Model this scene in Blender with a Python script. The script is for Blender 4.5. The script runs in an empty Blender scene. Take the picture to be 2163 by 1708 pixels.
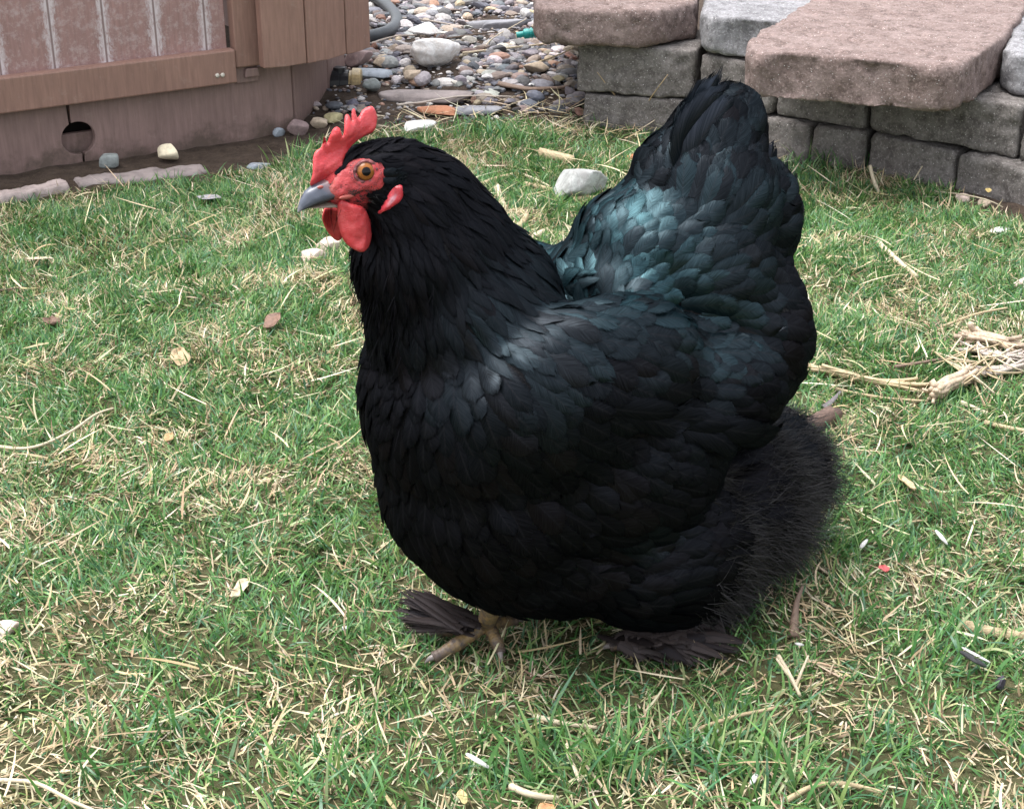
import bpy, bmesh, math, random
import numpy as np
from mathutils import Vector, Matrix
from mathutils.bvhtree import BVHTree
from mathutils.geometry import delaunay_2d_cdt
rng = np.random.default_rng(7); random.seed(7)
S = bpy.context.scene; COL = S.collection
R_ = math.radians

# ------------------------------------------------------------------ camera, sky, sun, exposure
CAM_H, PITCH, HFOV = .566, R_(25), R_(36)
cam = bpy.data.objects.new('camera', bpy.data.cameras.new('camera')); COL.objects.link(cam)
cam.location = (0, 0, CAM_H); cam.rotation_euler = (math.pi/2-PITCH, 0, 0)
cam.data.sensor_fit = 'HORIZONTAL'; cam.data.angle = HFOV; cam.data.clip_start = .01; cam.data.clip_end = 500
S.camera = cam
SUN_EL, SUN_AZ = R_(72), R_(-80)          # azimuth measured from +Y towards +X
w = bpy.data.worlds.new('World'); S.world = w; w.use_nodes = True
nt = w.node_tree; bg = nt.nodes['Background']
sky = nt.nodes.new('ShaderNodeTexSky'); sky.sky_type = 'NISHITA'; sky.sun_disc = False
sky.sun_elevation = SUN_EL; sky.sun_rotation = SUN_AZ; sky.dust_density = 4; sky.air_density = 1.2
hs = nt.nodes.new('ShaderNodeHueSaturation'); hs.inputs['Saturation'].default_value = .26   # cloud cover: a nearly white sky
nt.links.new(sky.outputs[0], hs.inputs['Color']); nt.links.new(hs.outputs[0], bg.inputs[0])
bg.inputs[1].default_value = .15
sun = bpy.data.objects.new('sun', bpy.data.lights.new('sun', 'SUN')); COL.objects.link(sun)
sun.data.energy = 1.0; sun.data.angle = R_(40); sun.data.color = (1, .985, .96)
sd = Vector((math.sin(SUN_AZ)*math.cos(SUN_EL), math.cos(SUN_AZ)*math.cos(SUN_EL), math.sin(SUN_EL)))
sun.rotation_euler = sd.to_track_quat('Z', 'Y').to_euler()
vs = S.view_settings; vs.view_transform = 'Standard'; vs.look = 'None'; vs.exposure = 1.62; vs.gamma = 1
S.cycles.max_bounces = 8

# ------------------------------------------------------------------ measuring the photo
PX, CX, CY = 2163/2/math.tan(HFOV/2), 1081.5, 854.
FW = np.array([0, math.cos(PITCH), -math.sin(PITCH)]); UP = np.array([0, math.sin(PITCH), math.cos(PITCH)])
CP = np.array([0, 0, CAM_H])
def ray(x, y): return FW + np.array([(x-CX)/PX, 0, 0]) - (y-CY)/PX*UP
def zp(x, y, z=0.): d = ray(x, y); return CP + d*((z-CAM_H)/d[2])
def scale_at(P): return PX/float((np.asarray(P)-CP) @ FW)
def proj(P):
    v = np.asarray(P)-CP; d = v @ FW
    return np.stack([CX+PX*v[..., 0]/d, CY-PX*(v @ UP)/d], -1)
_lat = np.random.default_rng(3).random((64, 64))
def vnoise(x, y):
    x = np.asarray(x, float); y = np.asarray(y, float)
    i = np.floor(x).astype(int); j = np.floor(y).astype(int); u = x-i; v = y-j
    u = u*u*(3-2*u); v = v*v*(3-2*v); g = lambda a, b: _lat[a % 64, b % 64]
    return (g(i, j)*(1-u)+g(i+1, j)*u)*(1-v)+(g(i, j+1)*(1-u)+g(i+1, j+1)*u)*v
def sstep(a, b, x): t = np.clip((x-a)/(b-a), 0, 1); return t*t*(3-2*t)
def gz(x, y):       # height of the ground
    x = np.asarray(x, float); y = np.asarray(y, float)
    near = np.exp(-((x/3)**2+((y-1.5)/3)**2))
    return (.010*(vnoise(x*9+5, y*9)-.5)+.005*(vnoise(x*31, y*31+9)-.5))*near + .026*sstep(2.0, 2.4, y)
def gp(x, y, up=0.):
    P = zp(x, y, 0)
    for _ in range(5): P = zp(x, y, float(gz(P[0], P[1]))+up)
    return P

# ------------------------------------------------------------------ mesh and material helpers
def link(name, me, mat=None, parent=None):
    o = bpy.data.objects.new(name, me); COL.objects.link(o)
    if mat: me.materials.append(mat)
    if parent: o.parent = parent
    return o
def tag(o, label=None, cat=None, group=None, kind=None):
    for k, v in (('label', label), ('category', cat), ('group', group), ('kind', kind)):
        if v: o[k] = v
    return o
def empty(name, loc, label, cat, group=None, rz=0):
    o = bpy.data.objects.new(name, None); COL.objects.link(o); o.location = loc; o.rotation_euler = (0, 0, rz)
    return tag(o, label, cat, group)
def mesh(name, V, F, smooth=True, col=None, uv=None, aux=None):
    """V (n,3), F (m,k) all the same k, or a list of lists"""
    me = bpy.data.meshes.new(name); V = np.ascontiguousarray(V, np.float32)
    if isinstance(F, np.ndarray):
        k = F.shape[1]; m = len(F)
        me.vertices.add(len(V)); me.vertices.foreach_set('co', V.ravel())
        me.loops.add(m*k); me.loops.foreach_set('vertex_index', np.ascontiguousarray(F, np.int32).ravel())
        me.polygons.add(m); me.polygons.foreach_set('loop_start', np.arange(0, m*k, k, dtype=np.int32))
        me.update(calc_edges=True)
    else:
        me.from_pydata(V.tolist(), [], F)
    me.polygons.foreach_set('use_smooth', np.full(len(me.polygons), smooth))
    if col is not None:
        a = me.attributes.new('tint', 'FLOAT_COLOR', 'POINT')
        c = np.ones((len(V), 4), np.float32); c[:, :col.shape[1]] = col; a.data.foreach_set('color', c.ravel())
    if aux is not None:
        a = me.attributes.new('aux', 'FLOAT_COLOR', 'POINT')
        c = np.ones((len(V), 4), np.float32); c[:, :aux.shape[1]] = aux; a.data.foreach_set('color', c.ravel())
    if uv is not None:
        a = me.attributes.new('place', 'FLOAT2', 'POINT'); a.data.foreach_set('vector', np.ascontiguousarray(uv, np.float32).ravel())
    me.validate(); return me
def bm_mesh(name, bm, smooth=True):
    me = bpy.data.meshes.new(name); bm.normal_update(); bm.to_mesh(me); bm.free()
    me.polygons.foreach_set('use_smooth', np.full(len(me.polygons), smooth)); return me

class Mat:
    """a small node-tree writer"""
    def __init__(s, name, rough=.6, spec=.5, metal=0):
        s.m = bpy.data.materials.new(name); s.m.use_nodes = True; s.t = s.m.node_tree; s.b = s.t.nodes['Principled BSDF']
        s.b.inputs['Roughness'].default_value = rough; s.b.inputs['Specular IOR Level'].default_value = spec; s.b.inputs['Metallic'].default_value = metal
    def n(s, typ, **kw):
        x = s.t.nodes.new('ShaderNode'+typ)
        for k, v in kw.items():
            if hasattr(x, k) and not k[0].isupper(): setattr(x, k, v)
            else: x.inputs[k.replace('_', ' ')].default_value = v
        return x
    def l(s, a, b): s.t.links.new(a, b); return s
    def attr(s, name): return s.n('Attribute', attribute_name=name)
    def coord(s): return s.n('TexCoord').outputs['Object']
    def noise(s, scale, detail=6, rough=.6, vec=None, dist=0):
        x = s.n('TexNoise', Scale=scale, Detail=detail, Roughness=rough, Distortion=dist)
        s.l(vec if vec is not None else s.coord(), x.inputs['Vector']); return x.outputs['Fac']
    def voro(s, scale, vec=None, out='Distance', feature='F1', rand=1):
        x = s.n('TexVoronoi', Scale=scale, feature=feature, Randomness=rand)
        s.l(vec if vec is not None else s.coord(), x.inputs['Vector']); return x.outputs[out]
    def ramp(s, fac, stops):
        x = s.n('ValToRGB'); e = x.color_ramp.elements
        while len(e) < len(stops): e.new(.5)
        for el, (p, c) in zip(e, stops):
            el.position = p; el.color = (c, c, c, 1) if not hasattr(c, '__len__') else (*c, 1)
        s.l(fac, x.inputs[0]); return x.outputs[0]
    def mix(s, fac, a, b, mode='MIX'):
        x = s.n('Mix', data_type='RGBA', blend_type=mode)
        for v, i in ((fac, 0), (a, 6), (b, 7)):
            if hasattr(v, 'links'): s.l(v, x.inputs[i])
            elif i == 0: x.inputs[0].default_value = v
            else: x.inputs[i].default_value = (*v, 1)
        return x.outputs[2]
    def math(s, op, a, b=0., c=0.):
        x = s.n('Math', operation=op)
        for v, i in ((a, 0), (b, 1), (c, 2)):
            if hasattr(v, 'links'): s.l(v, x.inputs[i])
            else: x.inputs[i].default_value = v
        return x.outputs[0]
    def color(s, v):
        if hasattr(v, 'links'): s.l(v, s.b.inputs['Base Color'])
        else: s.b.inputs['Base Color'].default_value = (*v, 1)
        return s
    def rough(s, v): s.l(v, s.b.inputs['Roughness']); return s
    def bump(s, h, strength=.5, dist=.002, prev=None):
        x = s.n('Bump', Strength=strength, Distance=dist); s.l(h, x.inputs['Height'])
        if prev is not None: s.l(prev, x.inputs['Normal'])
        s.l(x.outputs[0], s.b.inputs['Normal']); return x.outputs[0]

def stone_mat(name, stops, scale=60, bump=.6, rough=.85, speck=None, grain=300):
    m = Mat(name, rough, .3); c = m.ramp(m.noise(scale, 8, .65), stops)
    g = m.noise(grain, 5, .7)
    c = m.mix(m.ramp(g, [(.35, 0), (.75, .55)]), c, tuple(min(1, x*1.5) for x in stops[-1][1]))
    if speck is not None:
        v = m.voro(speck[0]); c = m.mix(m.ramp(v, [(.10, 1), (.22, 0)]), c, speck[1])
    m.color(c); n = m.bump(g, bump, .0015); m.bump(m.noise(scale*.8, 6, .7), bump, .004, n); return m.m

def plain(name, c, rough=.6, var=.35, scale=80, spec=.4, bump=.3, dist=.001):
    m = Mat(name, rough, spec); n = m.noise(scale, 6, .65)
    m.color(m.ramp(n, [(.25, tuple(x*(1-var) for x in c)), (.75, tuple(min(1, x*(1+var)) for x in c))])); m.bump(n, bump, dist); return m.m

def remesh(me, voxel, smooth_it=0, smooth_f=.5):
    o = bpy.data.objects.new('tmp', me); COL.objects.link(o)
    r = o.modifiers.new('r', 'REMESH'); r.mode = 'VOXEL'; r.voxel_size = voxel
    if smooth_it:
        q = o.modifiers.new('s', 'SMOOTH'); q.iterations = smooth_it; q.factor = smooth_f
    dg = bpy.context.evaluated_depsgraph_get(); dg.update()
    out = bpy.data.meshes.new_from_object(o.evaluated_get(dg))
    bpy.data.objects.remove(o); return out
def verts_of(me):
    a = np.empty(len(me.vertices)*3, np.float32); me.vertices.foreach_get('co', a); return a.reshape(-1, 3)
def norms_of(me):
    a = np.empty(len(me.vertices)*3, np.float32); me.vertices.foreach_get('normal', a); return a.reshape(-1, 3)
def n3(P, f, seed=0):   # cheap 3-D value noise from three planes, -1..1
    x, y, z = (P[:, i]*f+seed*7.3 for i in range(3))
    return (vnoise(x, y+z*.7)+vnoise(y+11, z+x*.6)+vnoise(z+23, x+y*.8))*2/3-1
def in_poly(P, poly):
    P = np.asarray(P); x, y = P[:, 0], P[:, 1]; c = np.zeros(len(P), bool); n = len(poly)
    for i in range(n):
        x0, y0 = poly[i]; x1, y1 = poly[i-1]
        with np.errstate(divide='ignore', invalid='ignore'):
            c ^= ((y0 > y) != (y1 > y)) & (x < (x1-x0)*(y-y0)/(y1-y0)+x0)
    return c
def dist_poly(P, poly):
    d = np.full(len(P), 1e9); n = len(poly)
    for i in range(n):
        a = np.array(poly[i-1]); b = np.array(poly[i]); ab = b-a; L = ab @ ab + 1e-18
        t = np.clip(((P-a) @ ab)/L, 0, 1); d = np.minimum(d, np.hypot(*(P-a-t[:, None]*ab).T))
    return d
def catmull(pts, per=6, closed=True):
    pts = [np.array(p, float) for p in pts]; n = len(pts); out = []
    for i in range(n if closed else n-1):
        g = (lambda k: pts[k % n]) if closed else (lambda k: pts[min(max(k, 0), n-1)])
        a, b, c, d = g(i-1), g(i), g(i+1), g(i+2)
        for k in range(per):
            t = k/per; out.append(.5*(2*b+(c-a)*t+(2*a-5*b+4*c-d)*t*t+(3*b-a-3*c+d)*t**3))
    if not closed: out.append(pts[-1])
    return np.array(out)
def slab(poly, step, th, edge):
    """a cushion with this 2-D outline: returns (u,v,side offset) vertices and faces; th = half thickness, edge = how soon it is reached"""
    poly = np.asarray(poly); lo, hi = poly.min(0), poly.max(0)
    gx, gy = np.meshgrid(np.arange(lo[0], hi[0], step), np.arange(lo[1], hi[1], step)); g = np.c_[gx.ravel(), gy.ravel()]
    g[:, 0] += (np.arange(len(g)) % 2)*step*.37
    g = g[in_poly(g, poly)]; g = g[dist_poly(g, poly) > step*.6]
    P = np.r_[poly, g]; nb = len(poly)
    r = delaunay_2d_cdt([Vector(p) for p in P.tolist()], [(i, (i+1) % nb) for i in range(nb)], [], 0, 1e-9)
    V2 = np.array([tuple(v) for v in r[0]]); F = [f for f in r[2] if len(f) == 3]
    cen = np.array([V2[list(f)].mean(0) for f in F]); ok = in_poly(cen, poly); F = [f for f, k in zip(F, ok) if k]
    d = dist_poly(V2, poly); h = th*np.sqrt(np.clip(1-(1-np.clip(d/edge, 0, 1))**2, 0, 1)); n = len(V2)
    onb = d < 1e-7; idx = np.where(onb, np.arange(n), np.arange(n)+n)
    V = np.r_[np.c_[V2, h], np.c_[V2, -h]]
    FF = [list(f) for f in F]+[[int(idx[i]) for i in f[::-1]] for f in F]
    return V, FF
def tube(pts, rad, seg=10, cap=True):
    pts = np.asarray(pts, float); n = len(pts); rad = np.broadcast_to(rad, (n,)); T = np.gradient(pts, axis=0); T /= np.linalg.norm(T, axis=1)[:, None]+1e-12
    ref = np.array([0, 0, 1.]) if abs(T[0, 2]) < .9 else np.array([1., 0, 0]); V = []
    for p, t, r in zip(pts, T, rad):
        a = np.cross(t, ref); a /= np.linalg.norm(a); b = np.cross(a, t); ref = b
        th = np.arange(seg)*2*math.pi/seg; V.append(p+r*(np.cos(th)[:, None]*a+np.sin(th)[:, None]*b))
    V = np.concatenate(V); F = [[i*seg+j, i*seg+(j+1) % seg, (i+1)*seg+(j+1) % seg, (i+1)*seg+j] for i in range(n-1) for j in range(seg)]
    if cap: F += [list(range(seg))[::-1], [(n-1)*seg+j for j in range(seg)]]
    return V, F

# ------------------------------------------------------------------ the hen: frame x forward, y to her left, z up
YAW = R_(33); HP0 = np.array([.055, .90, 0]); HROT = math.pi+YAW
_c, _s = math.cos(HROT), math.sin(HROT)
RW = np.array([[_c, -_s, 0], [_s, _c, 0], [0, 0, 1]])       # local -> world
HCAM = RW.T @ (CP-HP0)
def hray(x, y): return RW.T @ ray(x, y)
def hp(x, y, lat=0.):
    d = hray(x, y); return HCAM+d*((lat-HCAM[1])/d[1])
def hproj(P): return proj(np.asarray(P) @ RW.T+HP0)

BALLS = [  # pixel centre, distance from the middle plane, radii (forward, sideways, up)
 (728, 396, 0, (.016, .0100, .0140)), (795, 378, 0, (.022, .0165, .0205)), (802, 346, 0, (.021, .0125, .0135)), (757, 352, 0, (.012, .0085, .012)), (842, 378, 0, (.024, .019, .0225)),
 (885, 446, 0, (.036, .030, .035)), (918, 545, 0, (.048, .040, .045)), (980, 655, 0, (.058, .054, .054)),
 (1010, 840, 0, (.068, .078, .076)), (1040, 1000, 0, (.068, .078, .074)), (1220, 900, 0, (.090, .100, .085)),
 (1190, 1080, 0, (.10, .080, .056)), (1310, 770, 0, (.07, .08, .058)), (1485, 690, 0, (.064, .074, .066)),
 (1440, 560, 0, (.054, .062, .056)), (1405, 488, 0, (.036, .044, .036)), (1480, 440, 0, (.044, .048, .05)), (1500, 330, 0, (.026, .026, .036)), (1428, 405, 0, (.024, .031, .035)), (1478, 322, 0, (.017, .022, .032)), (1548, 280, 0, (.016, .020, .028)), (1590, 470, 0, (.026, .030, .046)),
 (1478, 1030, 0, (.064, .080, .058)), (1400, 1165, .055, (.062, .046, .048)), (1440, 1245, .05, (.042, .034, .026)),
 (1612, 965, 0, (.034, .055, .036)), (1250, 830, .060, (.080, .034, .056)), (1470, 850, .062, (.07, .028, .038)), (1410, 1300, .05, (.024, .019, .020)), (1345, 522, 0, (.036, .044, .034)), (1285, 600, 0, (.032, .05, .026)),
]
bmb = bmesh.new()
for px, py, lat, r in BALLS:
    for sgn in ((1, -1) if lat else (1,)):
        c = hp(px, py, lat); c[1] *= sgn
        bmesh.ops.create_icosphere(bmb, subdivisions=4, radius=1, matrix=Matrix.Translation(Vector(c)) @ Matrix.Diagonal((*r, 1)))
body_me = remesh(bm_mesh('hen_body', bmb), .004, 14, .6)
BV = verts_of(body_me); BN = norms_of(body_me)
body_bvh = BVHTree.FromPolygons([tuple(v) for v in BV.tolist()], [tuple(p.vertices) for p in body_me.polygons])
def on_body(x, y):
    d = Vector(hray(x, y)).normalized(); h = body_bvh.ray_cast(Vector(HCAM), d)
    return (np.array(h[0]), np.array(h[1])) if h[0] is not None else (None, None)

def c4(x, y): return 585.8+.2638*x, 198.3+.2638*y      # enlarged head view -> photo pixel
def feather_mat(name, tint=(.33, .64, .74), base=(.0013, .0013, .0017), rough=.36, GLOSS=.0082):
    m = Mat(name, rough, .5)
    pl = m.n('SeparateXYZ'); m.l(m.attr('place').outputs['Vector'], pl.inputs[0]); ax = m.n('SeparateColor'); m.l(m.attr('aux').outputs['Color'], ax.inputs[0])
    s, t, rnd, sh = pl.outputs[0], pl.outputs[1], ax.outputs[0], ax.outputs[1]; a = m.math('ABSOLUTE', s)
    v = m.n('CombineXYZ'); m.l(m.math('SUBTRACT', m.math('MULTIPLY', t, 48), m.math('MULTIPLY', a, 17)), v.inputs[0]); m.l(m.math('MULTIPLY', rnd, 91), v.inputs[1]); m.l(m.math('MULTIPLY', s, 1.2), v.inputs[2])
    nb = m.noise(1, 3, .6, v.outputs[0])
    c = m.mix(sh, base, (.002, .006, .008)); c = m.mix(m.ramp(rnd, [(.72, 0), (.95, .8)]), c, (.0034, .0028, .0031))
    c = m.mix(m.ramp(a, [(.03, .75), (.07, 0)]), c, (.006, .006, .007))
    m.color(c)
    # a dull black vane under a weak gloss that takes the feather's own sheen colour
    gl = m.n('BsdfGlossy'); df = m.n('BsdfDiffuse'); lw = m.n('LayerWeight', Blend=.5)
    k = m.math('MULTIPLY', m.math('ADD', m.math('MULTIPLY_ADD', m.math('POWER', sh, 1.6), .066, GLOSS), m.math('MULTIPLY', m.math('POWER', lw.outputs['Facing'], 4), .015)), m.math('MULTIPLY_ADD', m.math('POWER', nb, 2.0), 3.4, .15))
    st = m.mix(sh, (.72, .72, .86), tint); kc = m.n('CombineXYZ'); [m.l(k, kc.inputs[i]) for i in range(3)]
    m.l(m.mix(1., st, kc.outputs[0], 'MULTIPLY'), gl.inputs['Color']); m.l(c, df.inputs['Color'])
    m.l(m.math('SUBTRACT', m.math('ADD', m.math('MULTIPLY_ADD', nb, .30, .33), m.math('MULTIPLY', rnd, -.12)), m.math('MULTIPLY', sh, .06)), gl.inputs['Roughness'])
    ad = m.n('AddShader'); m.l(gl.outputs[0], ad.inputs[0]); m.l(df.outputs[0], ad.inputs[1])
    bp = m.n('Bump', Strength=.28, Distance=.0007); m.l(nb, bp.inputs['Height']); m.l(bp.outputs[0], gl.inputs['Normal']); m.l(bp.outputs[0], df.inputs['Normal'])
    edge = m.math('ADD', m.math('MAXIMUM', a, m.math('MULTIPLY_ADD', t, 2.2, -1.25)), m.math('MULTIPLY', m.math('SUBTRACT', nb, .5), 1.1))
    tr = m.n('BsdfTransparent'); mx = m.n('MixShader'); m.l(m.ramp(edge, [(.84, 0), (.96, 1)]), mx.inputs[0]); m.l(ad.outputs[0], mx.inputs[1]); m.l(tr.outputs[0], mx.inputs[2]); m.l(mx.outputs[0], m.t.nodes['Material Output'].inputs[0]); return m.m
M_FEATHER = feather_mat('black_feather')
M_TAIL = feather_mat('tail_feather', (.55, .62, .82), (.004, .004, .0055), .42)

# flow of the plumage: pixel from, to | length, half width, spacing, kind, sheen, part
FLOW = [
 (745, 318, 800, 296, .013, .0026, .0032, 3, .0, 'crest'), (830, 302, 890, 306, .014, .0028, .0034, 3, .0, 'crest'),
 (845, 345, 895, 352, .014, .0028, .0034, 3, .0, 'crest'), (900, 330, 955, 365, .018, .0034, .004, 3, .05, 'crest'),
 (850, 440, 872, 500, .016, .003, .0036, 3, .0, 'crest'), (790, 430, 830, 450, .008, .0014, .0024, 3, .0, 'crest'),
 (770, 330, 830, 325, .011, .0022, .003, 3, .0, 'crest'),
 (905, 410, 945, 480, .026, .0042, .0052, 1, .05, 'hackle'), (960, 380, 1010, 430, .026, .0044, .0052, 1, .05, 'hackle'),
 (880, 500, 905, 590, .030, .0046, .0056, 1, .05, 'hackle'), (960, 490, 1020, 570, .034, .0052, .006, 1, .15, 'hackle'),
 (1020, 440, 1085, 515, .034, .0054, .006, 1, .1, 'hackle'), (935, 590, 990, 680, .038, .0070, .0075, 1, .25, 'hackle'),
 (1040, 560, 1120, 640, .042, .0070, .0075, 1, .35, 'hackle'), (1100, 520, 1170, 590, .044, .0066, .007, 1, .25, 'hackle'),
 (1010, 660, 1100, 735, .042, .0090, .0095, 1, .5, 'hackle'), (1130, 620, 1220, 680, .044, .0080, .009, 1, .75, 'hackle'),
 (1190, 600, 1260, 640, .040, .0070, .008, 1, .9, 'hackle'),
 (790, 560, 796, 640, .024, .0040, .0052, 1, .0, 'breast_plumage'), (752, 600, 752, 680, .024, .0040, .0052, 1, .0, 'breast_plumage'),
 (850, 610, 865, 700, .028, .0048, .006, 1, .05, 'breast_plumage'), (845, 760, 850, 860, .026, .0075, .0085, 0, .0, 'breast_plumage'),
 (780, 800, 784, 900, .024, .0060, .008, 0, .0, 'breast_plumage'), (940, 760, 955, 850, .032, .0110, .0115, 0, .3, 'breast_plumage'),
 (850, 950, 872, 1050, .030, .0090, .0105, 0, .0, 'breast_plumage'), (960, 940, 1000, 1030, .034, .0120, .0125, 0, .1, 'breast_plumage'),
 (900, 1120, 945, 1200, .032, .0100, .0115, 0, .0, 'breast_plumage'), (1050, 1080, 1110, 1150, .036, .0130, .0135, 0, .0, 'breast_plumage'),
 (1060, 820, 1130, 890, .034, .0125, .0125, 0, .35, 'breast_plumage'), (1120, 960, 1190, 1030, .036, .0135, .0135, 0, .08, 'breast_plumage'),
 (1150, 720, 1240, 775, .034, .0095, .0105, 0, .55, 'wing'), (1240, 800, 1325, 845, .036, .0125, .0125, 0, .12, 'wing'),
 (1330, 720, 1420, 760, .036, .0115, .012, 0, .25, 'wing'), (1400, 830, 1490, 860, .040, .0120, .0125, 0, .05, 'wing'),
 (1540, 850, 1620, 870, .040, .0110, .012, 0, .0, 'wing'), (1280, 900, 1370, 940, .040, .0125, .0135, 0, .08, 'wing'),
 (1260, 1060, 1345, 1100, .038, .0135, .014, 0, .05, 'flank_plumage'), (1180, 1190, 1260, 1225, .036, .0120, .013, 0, .0, 'flank_plumage'),
 (1330, 1140, 1420, 1130, .040, .0120, .013, 0, .25, 'flank_plumage'), (1400, 1060, 1490, 1060, .038, .0115, .013, 0, .05, 'flank_plumage'),
 (1360, 1230, 1450, 1200, .040, .0110, .013, 0, .1, 'flank_plumage'), (1500, 1130, 1590, 1110, .038, .0110, .013, 0, .0, 'flank_plumage'),
 (1560, 1030, 1650, 1010, .036, .0110, .014, 0, .0, 'flank_plumage'), (1480, 1250, 1550, 1240, .034, .0110, .014, 0, .0, 'flank_plumage'),
 (1270, 640, 1343, 624, .030, .0080, .0072, 0, .95, 'saddle'), (1310, 590, 1371, 547, .028, .0090, .0070, 0, .95, 'saddle'), (1290, 520, 1324, 453, .026, .0080, .0066, 0, .95, 'saddle'), (1360, 540, 1418, 493, .028, .0090, .0074, 0, .9, 'saddle'),
 (1250, 570, 1272, 498, .024, .0075, .0066, 0, .9, 'saddle'), (1330, 470, 1368, 405, .030, .0090, .0080, 0, .85, 'saddle'),
 (1410, 560, 1477, 527, .031, .0100, .0088, 0, .75, 'saddle'), (1430, 430, 1481, 375, .034, .0105, .0100, 0, .5, 'saddle'),
 (1380, 650, 1455, 650, .030, .0092, .0078, 0, .85, 'saddle'), (1500, 560, 1571, 537, .038, .0125, .0110, 0, .5, 'saddle'),
 (1500, 680, 1575, 688, .034, .0105, .0095, 0, .7, 'saddle'), (1540, 450, 1603, 410, .038, .0125, .0115, 0, .35, 'saddle'),
 (1620, 600, 1694, 591, .044, .0150, .0135, 0, .12, 'saddle'), (1600, 740, 1673, 758, .042, .0140, .013, 0, .08, 'saddle'),
 (1480, 740, 1551, 765, .030, .0092, .0085, 0, .6, 'saddle'), (1500, 300, 1507, 225, .040, .0110, .013, 0, .2, 'saddle'),
]
CT = []
for x0, y0, x1, y1, L, W, sp, kind, sh, part in FLOW:
    a, na = on_body(x0, y0); b, nb = on_body(x1, y1)
    if kind == 0: L, W, sp = L*.88, W*.78, sp*.76
    elif kind == 1: L, W, sp = L*.95, W*.80, sp*.80
    if a is None: a, na = [np.array(v) for v in body_bvh.find_nearest(Vector(hp(x0, y0)))[:2]]
    if b is None: b = np.array(body_bvh.find_nearest(Vector(hp(x1, y1)))[0])
    d = b-a; d /= np.linalg.norm(d)+1e-9; CT.append((a, d, L, W, sp, kind, sh, part))
    if abs(a[1]) > .004: CT.append((a*[1, -1, 1], d*[1, -1, 1], L, W, sp, kind, sh, part))
CA = np.array([c[0] for c in CT]); CD = np.array([c[1] for c in CT]); CN = np.array([c[2:5]+(c[6],) for c in CT])
def flow_at(p):
    d2 = ((CA-p)**2).sum(1); w_ = 1/(d2+.00012)**1.8; w_ /= w_.sum(); i = int(d2.argmin())
    return w_ @ CD, w_ @ CN, CT[i][5], CT[i][7]

# random points on the skin, thinned to the spacing each region asks for
tris = np.array([t for p in body_me.polygons for t in ([p.vertices[0], p.vertices[1], p.vertices[2]], [p.vertices[0], p.vertices[2], p.vertices[3]] if len(p.vertices) > 3 else None) if t is not None])
A3, B3, C3 = BV[tris[:, 0]], BV[tris[:, 1]], BV[tris[:, 2]]
area = np.linalg.norm(np.cross(B3-A3, C3-A3), axis=1)/2
def scatter_body(n, pick=None):
    wgt = area if pick is None else area*pick; k = rng.choice(len(tris), n, p=wgt/wgt.sum()); u = rng.random((n, 2)); f = u.sum(1) > 1; u[f] = 1-u[f]
    return A3[k]+u[:, :1]*(B3[k]-A3[k])+u[:, 1:]*(C3[k]-A3[k])
FACE = [c4(*p) for p in [(425, 725), (462, 672), (500, 622), (550, 570), (622, 528), (712, 510), (800, 528), (852, 590), (862, 660), (845, 735), (795, 768), (705, 775), (630, 805), (570, 840), (500, 855), (440, 835), (410, 790), (405, 740), (415, 705)]]
FACE3 = np.array([hp(x, y, .013) for x, y in FACE])[:, [0, 2]]
LOBE = [c4(*p) for p in [(1000, 730), (1012, 790), (985, 860), (905, 920), (830, 952), (806, 948), (850, 870), (895, 790), (950, 730)]]
LOBE3 = np.array([hp(x, y, .016) for x, y in LOBE])[:, [0, 2]]
pts = np.r_[scatter_body(80000), scatter_body(9000, (A3[:, 2] > .25) & (A3[:, 0] > .02))]; rng.shuffle(pts)
MZ = hp(722, 392, 0); grid = {}; chosen = []
for p in pts:
    if p[2] < .004 or (p[0]-MZ[0])**2+(p[1]-MZ[1])**2+(p[2]-MZ[2])**2 < .0150**2: continue
    if p[2] > .25 and p[0] > .03 and abs(p[1]) > .004 and (lambda q: in_poly(q, FACE)[0] or in_poly(q, LOBE)[0])(hproj(np.array([[p[0], abs(p[1]), p[2]]]))): continue
    d, nn, kind, part = flow_at(p); sp = nn[2]; key = tuple((p/.01).astype(int)); R2 = int(sp/.01)+1; ok = True
    for ix in range(-R2, R2+1):
        for iy in range(-R2, R2+1):
            for iz in range(-R2, R2+1):
                for q in grid.get((key[0]+ix, key[1]+iy, key[2]+iz), ()):
                    if (q[0]-p[0])**2+(q[1]-p[1])**2+(q[2]-p[2])**2 < sp*sp: ok = False; break
                if not ok: break
            if not ok: break
        if not ok: break
    if ok: grid.setdefault(key, []).append(p); chosen.append((p, d, nn, kind, part))

def width_profile(t, kind):
    if kind == 0: return np.minimum(1, .45+1.5*t)*np.sqrt(np.clip(1-np.clip((t-.62)/.385, 0, 1)**2.2, 0, 1))
    if kind == 1: return np.minimum(1, .5+2*t)*np.clip(1-np.clip((t-.45)/.56, 0, 1)**1.7, .02, 1)
    return np.minimum(1, .6+2*t)*np.clip(1-np.clip((t-.5)/.52, 0, 1)**1.5, .04, 1)
class Plume:
    def __init__(s): s.V = []; s.F = []; s.U = []; s.X = []; s.n = 0
    def add(s, V, nr, nc, uv, rnd, sheen):
        i = np.arange(nr-1)[:, None]*nc+np.arange(nc-1)[None]; i = i.ravel()+s.n
        s.F.append(np.stack([i, i+1, i+nc+1, i+nc], 1)); s.V.append(V.reshape(-1, 3)); s.U.append(uv.reshape(-1, 2)); s.X.append(np.tile([rnd, sheen, 0], (nr*nc, 1))); s.n += nr*nc
    def build(s, name, mat, parent):
        return link(name, mesh(name, np.concatenate(s.V), np.concatenate(s.F), True, None, np.concatenate(s.U), np.concatenate(s.X)), mat, parent)
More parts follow.
